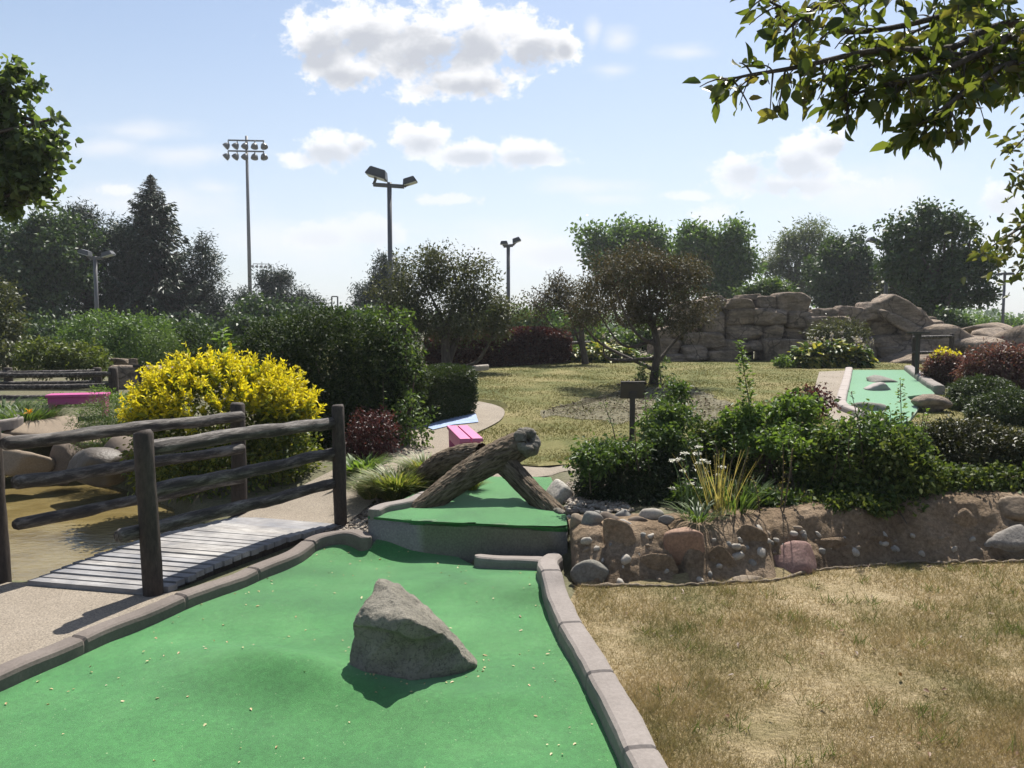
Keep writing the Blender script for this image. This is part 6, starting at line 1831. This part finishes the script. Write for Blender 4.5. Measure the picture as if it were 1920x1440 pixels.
for bi, br_ in enumerate(brs):
    if 2 <= bi <= 7: br_ = [br_[0]] + [q_ + np.array([0, 0, .055]) for q_ in br_[1:]]
    p = spline(br_, 8)
    mb.tube(p, np.linspace(.014, .002, len(p)), 6, wob=.1)
    # side twigs
    for j in range(10, len(p) - 1, 2):
        d0 = unit(p[min(j + 1, len(p) - 1)] - p[j - 1])
        for _ in range(3 if p[j][0] / p[j][1] > .33 else 2):
            d = unit(d0 * .6 + rng.normal(size=3) * .6 + np.array([0, 0, .02]))
            L = rng.uniform(.03, .085)
            tw = p[j] + d * (L * np.linspace(0, 1, 5))[:, None] + np.array([0, 0, -.03]) * (np.linspace(0, 1, 5) ** 2)[:, None]
            mb.tube(tw, np.linspace(.0028, .0012, 5), 4, cap=False)
            for u in np.linspace(.25, 1, 3 + 2 * int(p[j][0] / p[j][1] > .44)):
                q = tw[0] + (tw[-1] - tw[0]) * u
                LP.append(q); LA.append(unit(d * .6 + rng.normal(size=3) * .7 + np.array([0, 0, -.25])))
    for u in range(8):
        q = p[-1] + rng.normal(size=3) * .02
        LP.append(q); LA.append(unit(unit(p[-1] - p[-3]) + rng.normal(size=3) * .7 + np.array([0, 0, -.35])))
for c_, r_c in (((2.7, 2.9, 3.0), .75), ((3.3, 2.4, 3.2), .8), ((2.9, 1.8, 3.0), .6), ((3.2, 3.3, 2.9), .6), ((2.5, 2.4, 3.45), .6)):
    mb.tube(spline([trunk_top - [0, 0, .1], (trunk_top + np.array(c_)) / 2 + [0, 0, .1], c_], 5), np.linspace(.05, .012, 11), 7)
    for _ in range(420):
        q = np.array(c_) + unit(rng.normal(size=3)) * r_c * rng.random() ** .4
        if q[0] / max(q[1], .1) < .66 and q[1] > .5: continue
        LP.append(q); LA.append(unit(rng.normal(size=3) + np.array([0, 0, -.3])))
mb.build('trunk', m_trunk, th, True)
LP = np.array(LP); LA = np.array(LA)
Nn = rnd_dirs(len(LP)) + np.array([0, -.45, .45])
LL = .045 * rng.uniform(.55, 1.3, len(LP))
scatter('leaves', LP + LA * .012, LA, Nn, LL, .55 * rng.uniform(.75, 1.15, len(LP)), LEAF_N, L_near, th)
# small fruits on stalks
fr_l = [(1432, 153), (1545, 148), (1456, 206), (1507, 188), (1799, 268), (1782, 245)]
for px, py in fr_l:
    q = at(px, py, 2.05); V_, T_ = rock_verts(q, (.0075,) * 3, px, 2, 6, 6, .03); mbf = MB(); mbf.add(V_, T_); mbf.tube([q, q + np.array([.004, 0, .02]), q + np.array([.012, 0, .045])], .001, 4)
    mbf.build('fruit', surf('dark_fruit', [(.03, .035, .015), (.07, .06, .025)], 20, bs=0, rough=.4), th, True)
# lower leaves at the right edge, another branch further off
th2 = thing('overhanging_branch_tree', 'tree with small pale leaves reaching in from the right edge', 'tree', (3.9, 4.4, 0))
mb = MB(); t0 = np.array([3.8, 4.4, 2.0])
mb.tube(spline([(3.9, 4.4, -.1), (3.85, 4.42, 1.0), t0], 6), np.linspace(.10, .06, 13), 10, wob=.15)
LP, LA = [], []
for br_ in ([t0, at(1985, 380, 4.2), at(1925, 420, 4.1), at(1870, 455, 4.0), at(1835, 480, 4.0)], [t0, at(1990, 460, 4.2), at(1930, 490, 4.1), at(1900, 520, 4.05)], [t0, at(1980, 200, 4.2), at(1930, 250, 4.1), at(1890, 290, 4.1)], [t0, at(1985, 300, 4.2), at(1930, 335, 4.1), at(1905, 345, 4.1)], [t0, at(1980, 400, 4.3), at(1910, 440, 4.2), at(1870, 490, 4.2)]):
    p = spline(br_, 7); mb.tube(p, np.linspace(.012, .002, len(p)), 5)
    for j in range(6, len(p)):
        for _ in range(5):
            q = p[j] + rng.normal(size=3) * .05; LP.append(q); LA.append(unit(rng.normal(size=3) + np.array([0, 0, -.3])))
mb.build('trunk', m_trunk, th2, True)
LP = np.array(LP); LA = np.array(LA)
scatter('leaves', LP, LA, rnd_dirs(len(LP)) + np.array([0, -.2, .5]), .055 * rng.uniform(.6, 1.2, len(LP)), .5, LEAF_6, leafmat('pale_edge_leaf', [(.06, .082, .023), (.105, .12, .038), (.15, .135, .06)], .45), th2)
# leafy tree reaching in from the left
Yl = 9.0
th = thing('poplar_tree', 'leafy tree reaching in from the left edge above the dark tree line', 'tree', (-7.4, Yl, .3))
bl = [B(-30, 190, 60, 60, Yl), B(0, 270, 74, 56, Yl), B(-60, 330, 110, 66, Yl), B(35, 335, 48, 40, Yl), B(10, 362, 60, 28, Yl), B(66, 280, 40, 36, Yl), B(-90, 220, 90, 110, Yl), B(75, 350, 24, 20, Yl), B(92, 225, 14, 11, Yl), B(108, 300, 17, 12, Yl), B(100, 352, 16, 10, Yl), B(62, 168, 14, 12, Yl), B(40, 132, 14, 12, Yl), B(118, 262, 9, 7, Yl)]
_, cc = crown('crown', leafmat('poplar_leaf', [(.05, .082, .028), (.09, .13, .044), (.14, .18, .065)], .55, rough=.35), th, bl, 1000, 8, .12, .095, wid=.8, shell=.1, lump=.6, tmpl=LEAF_6, lobes=8)
limbs('trunk', m_trunk, th, (-7.4, Yl, .3), at(-160, 280, Yl), .14, [b_[0] for b_ in bl], 130, cc, 8, 5, .93, .1, .06)

# ------------------------------------------------------------------ summer haze
m, nt, b = mat('air')
nt.nodes.remove(b)
pv = nt.nodes.new('ShaderNodeVolumePrincipled')
pv.inputs['Color'].default_value = (.90, .94, 1.0, 1); pv.inputs['Density'].default_value = .0006; pv.inputs['Anisotropy'].default_value = .25
nt.links.new(pv.outputs[0], nt.nodes['Material Output'].inputs['Volume'])
mb = MB(); mb.box((0, 0, 14.0), (460, 460, 34)); hzo = mb.build('haze', m)
tag(hzo, 'thin pale summer haze filling the air over the whole course', None, None, 'stuff')
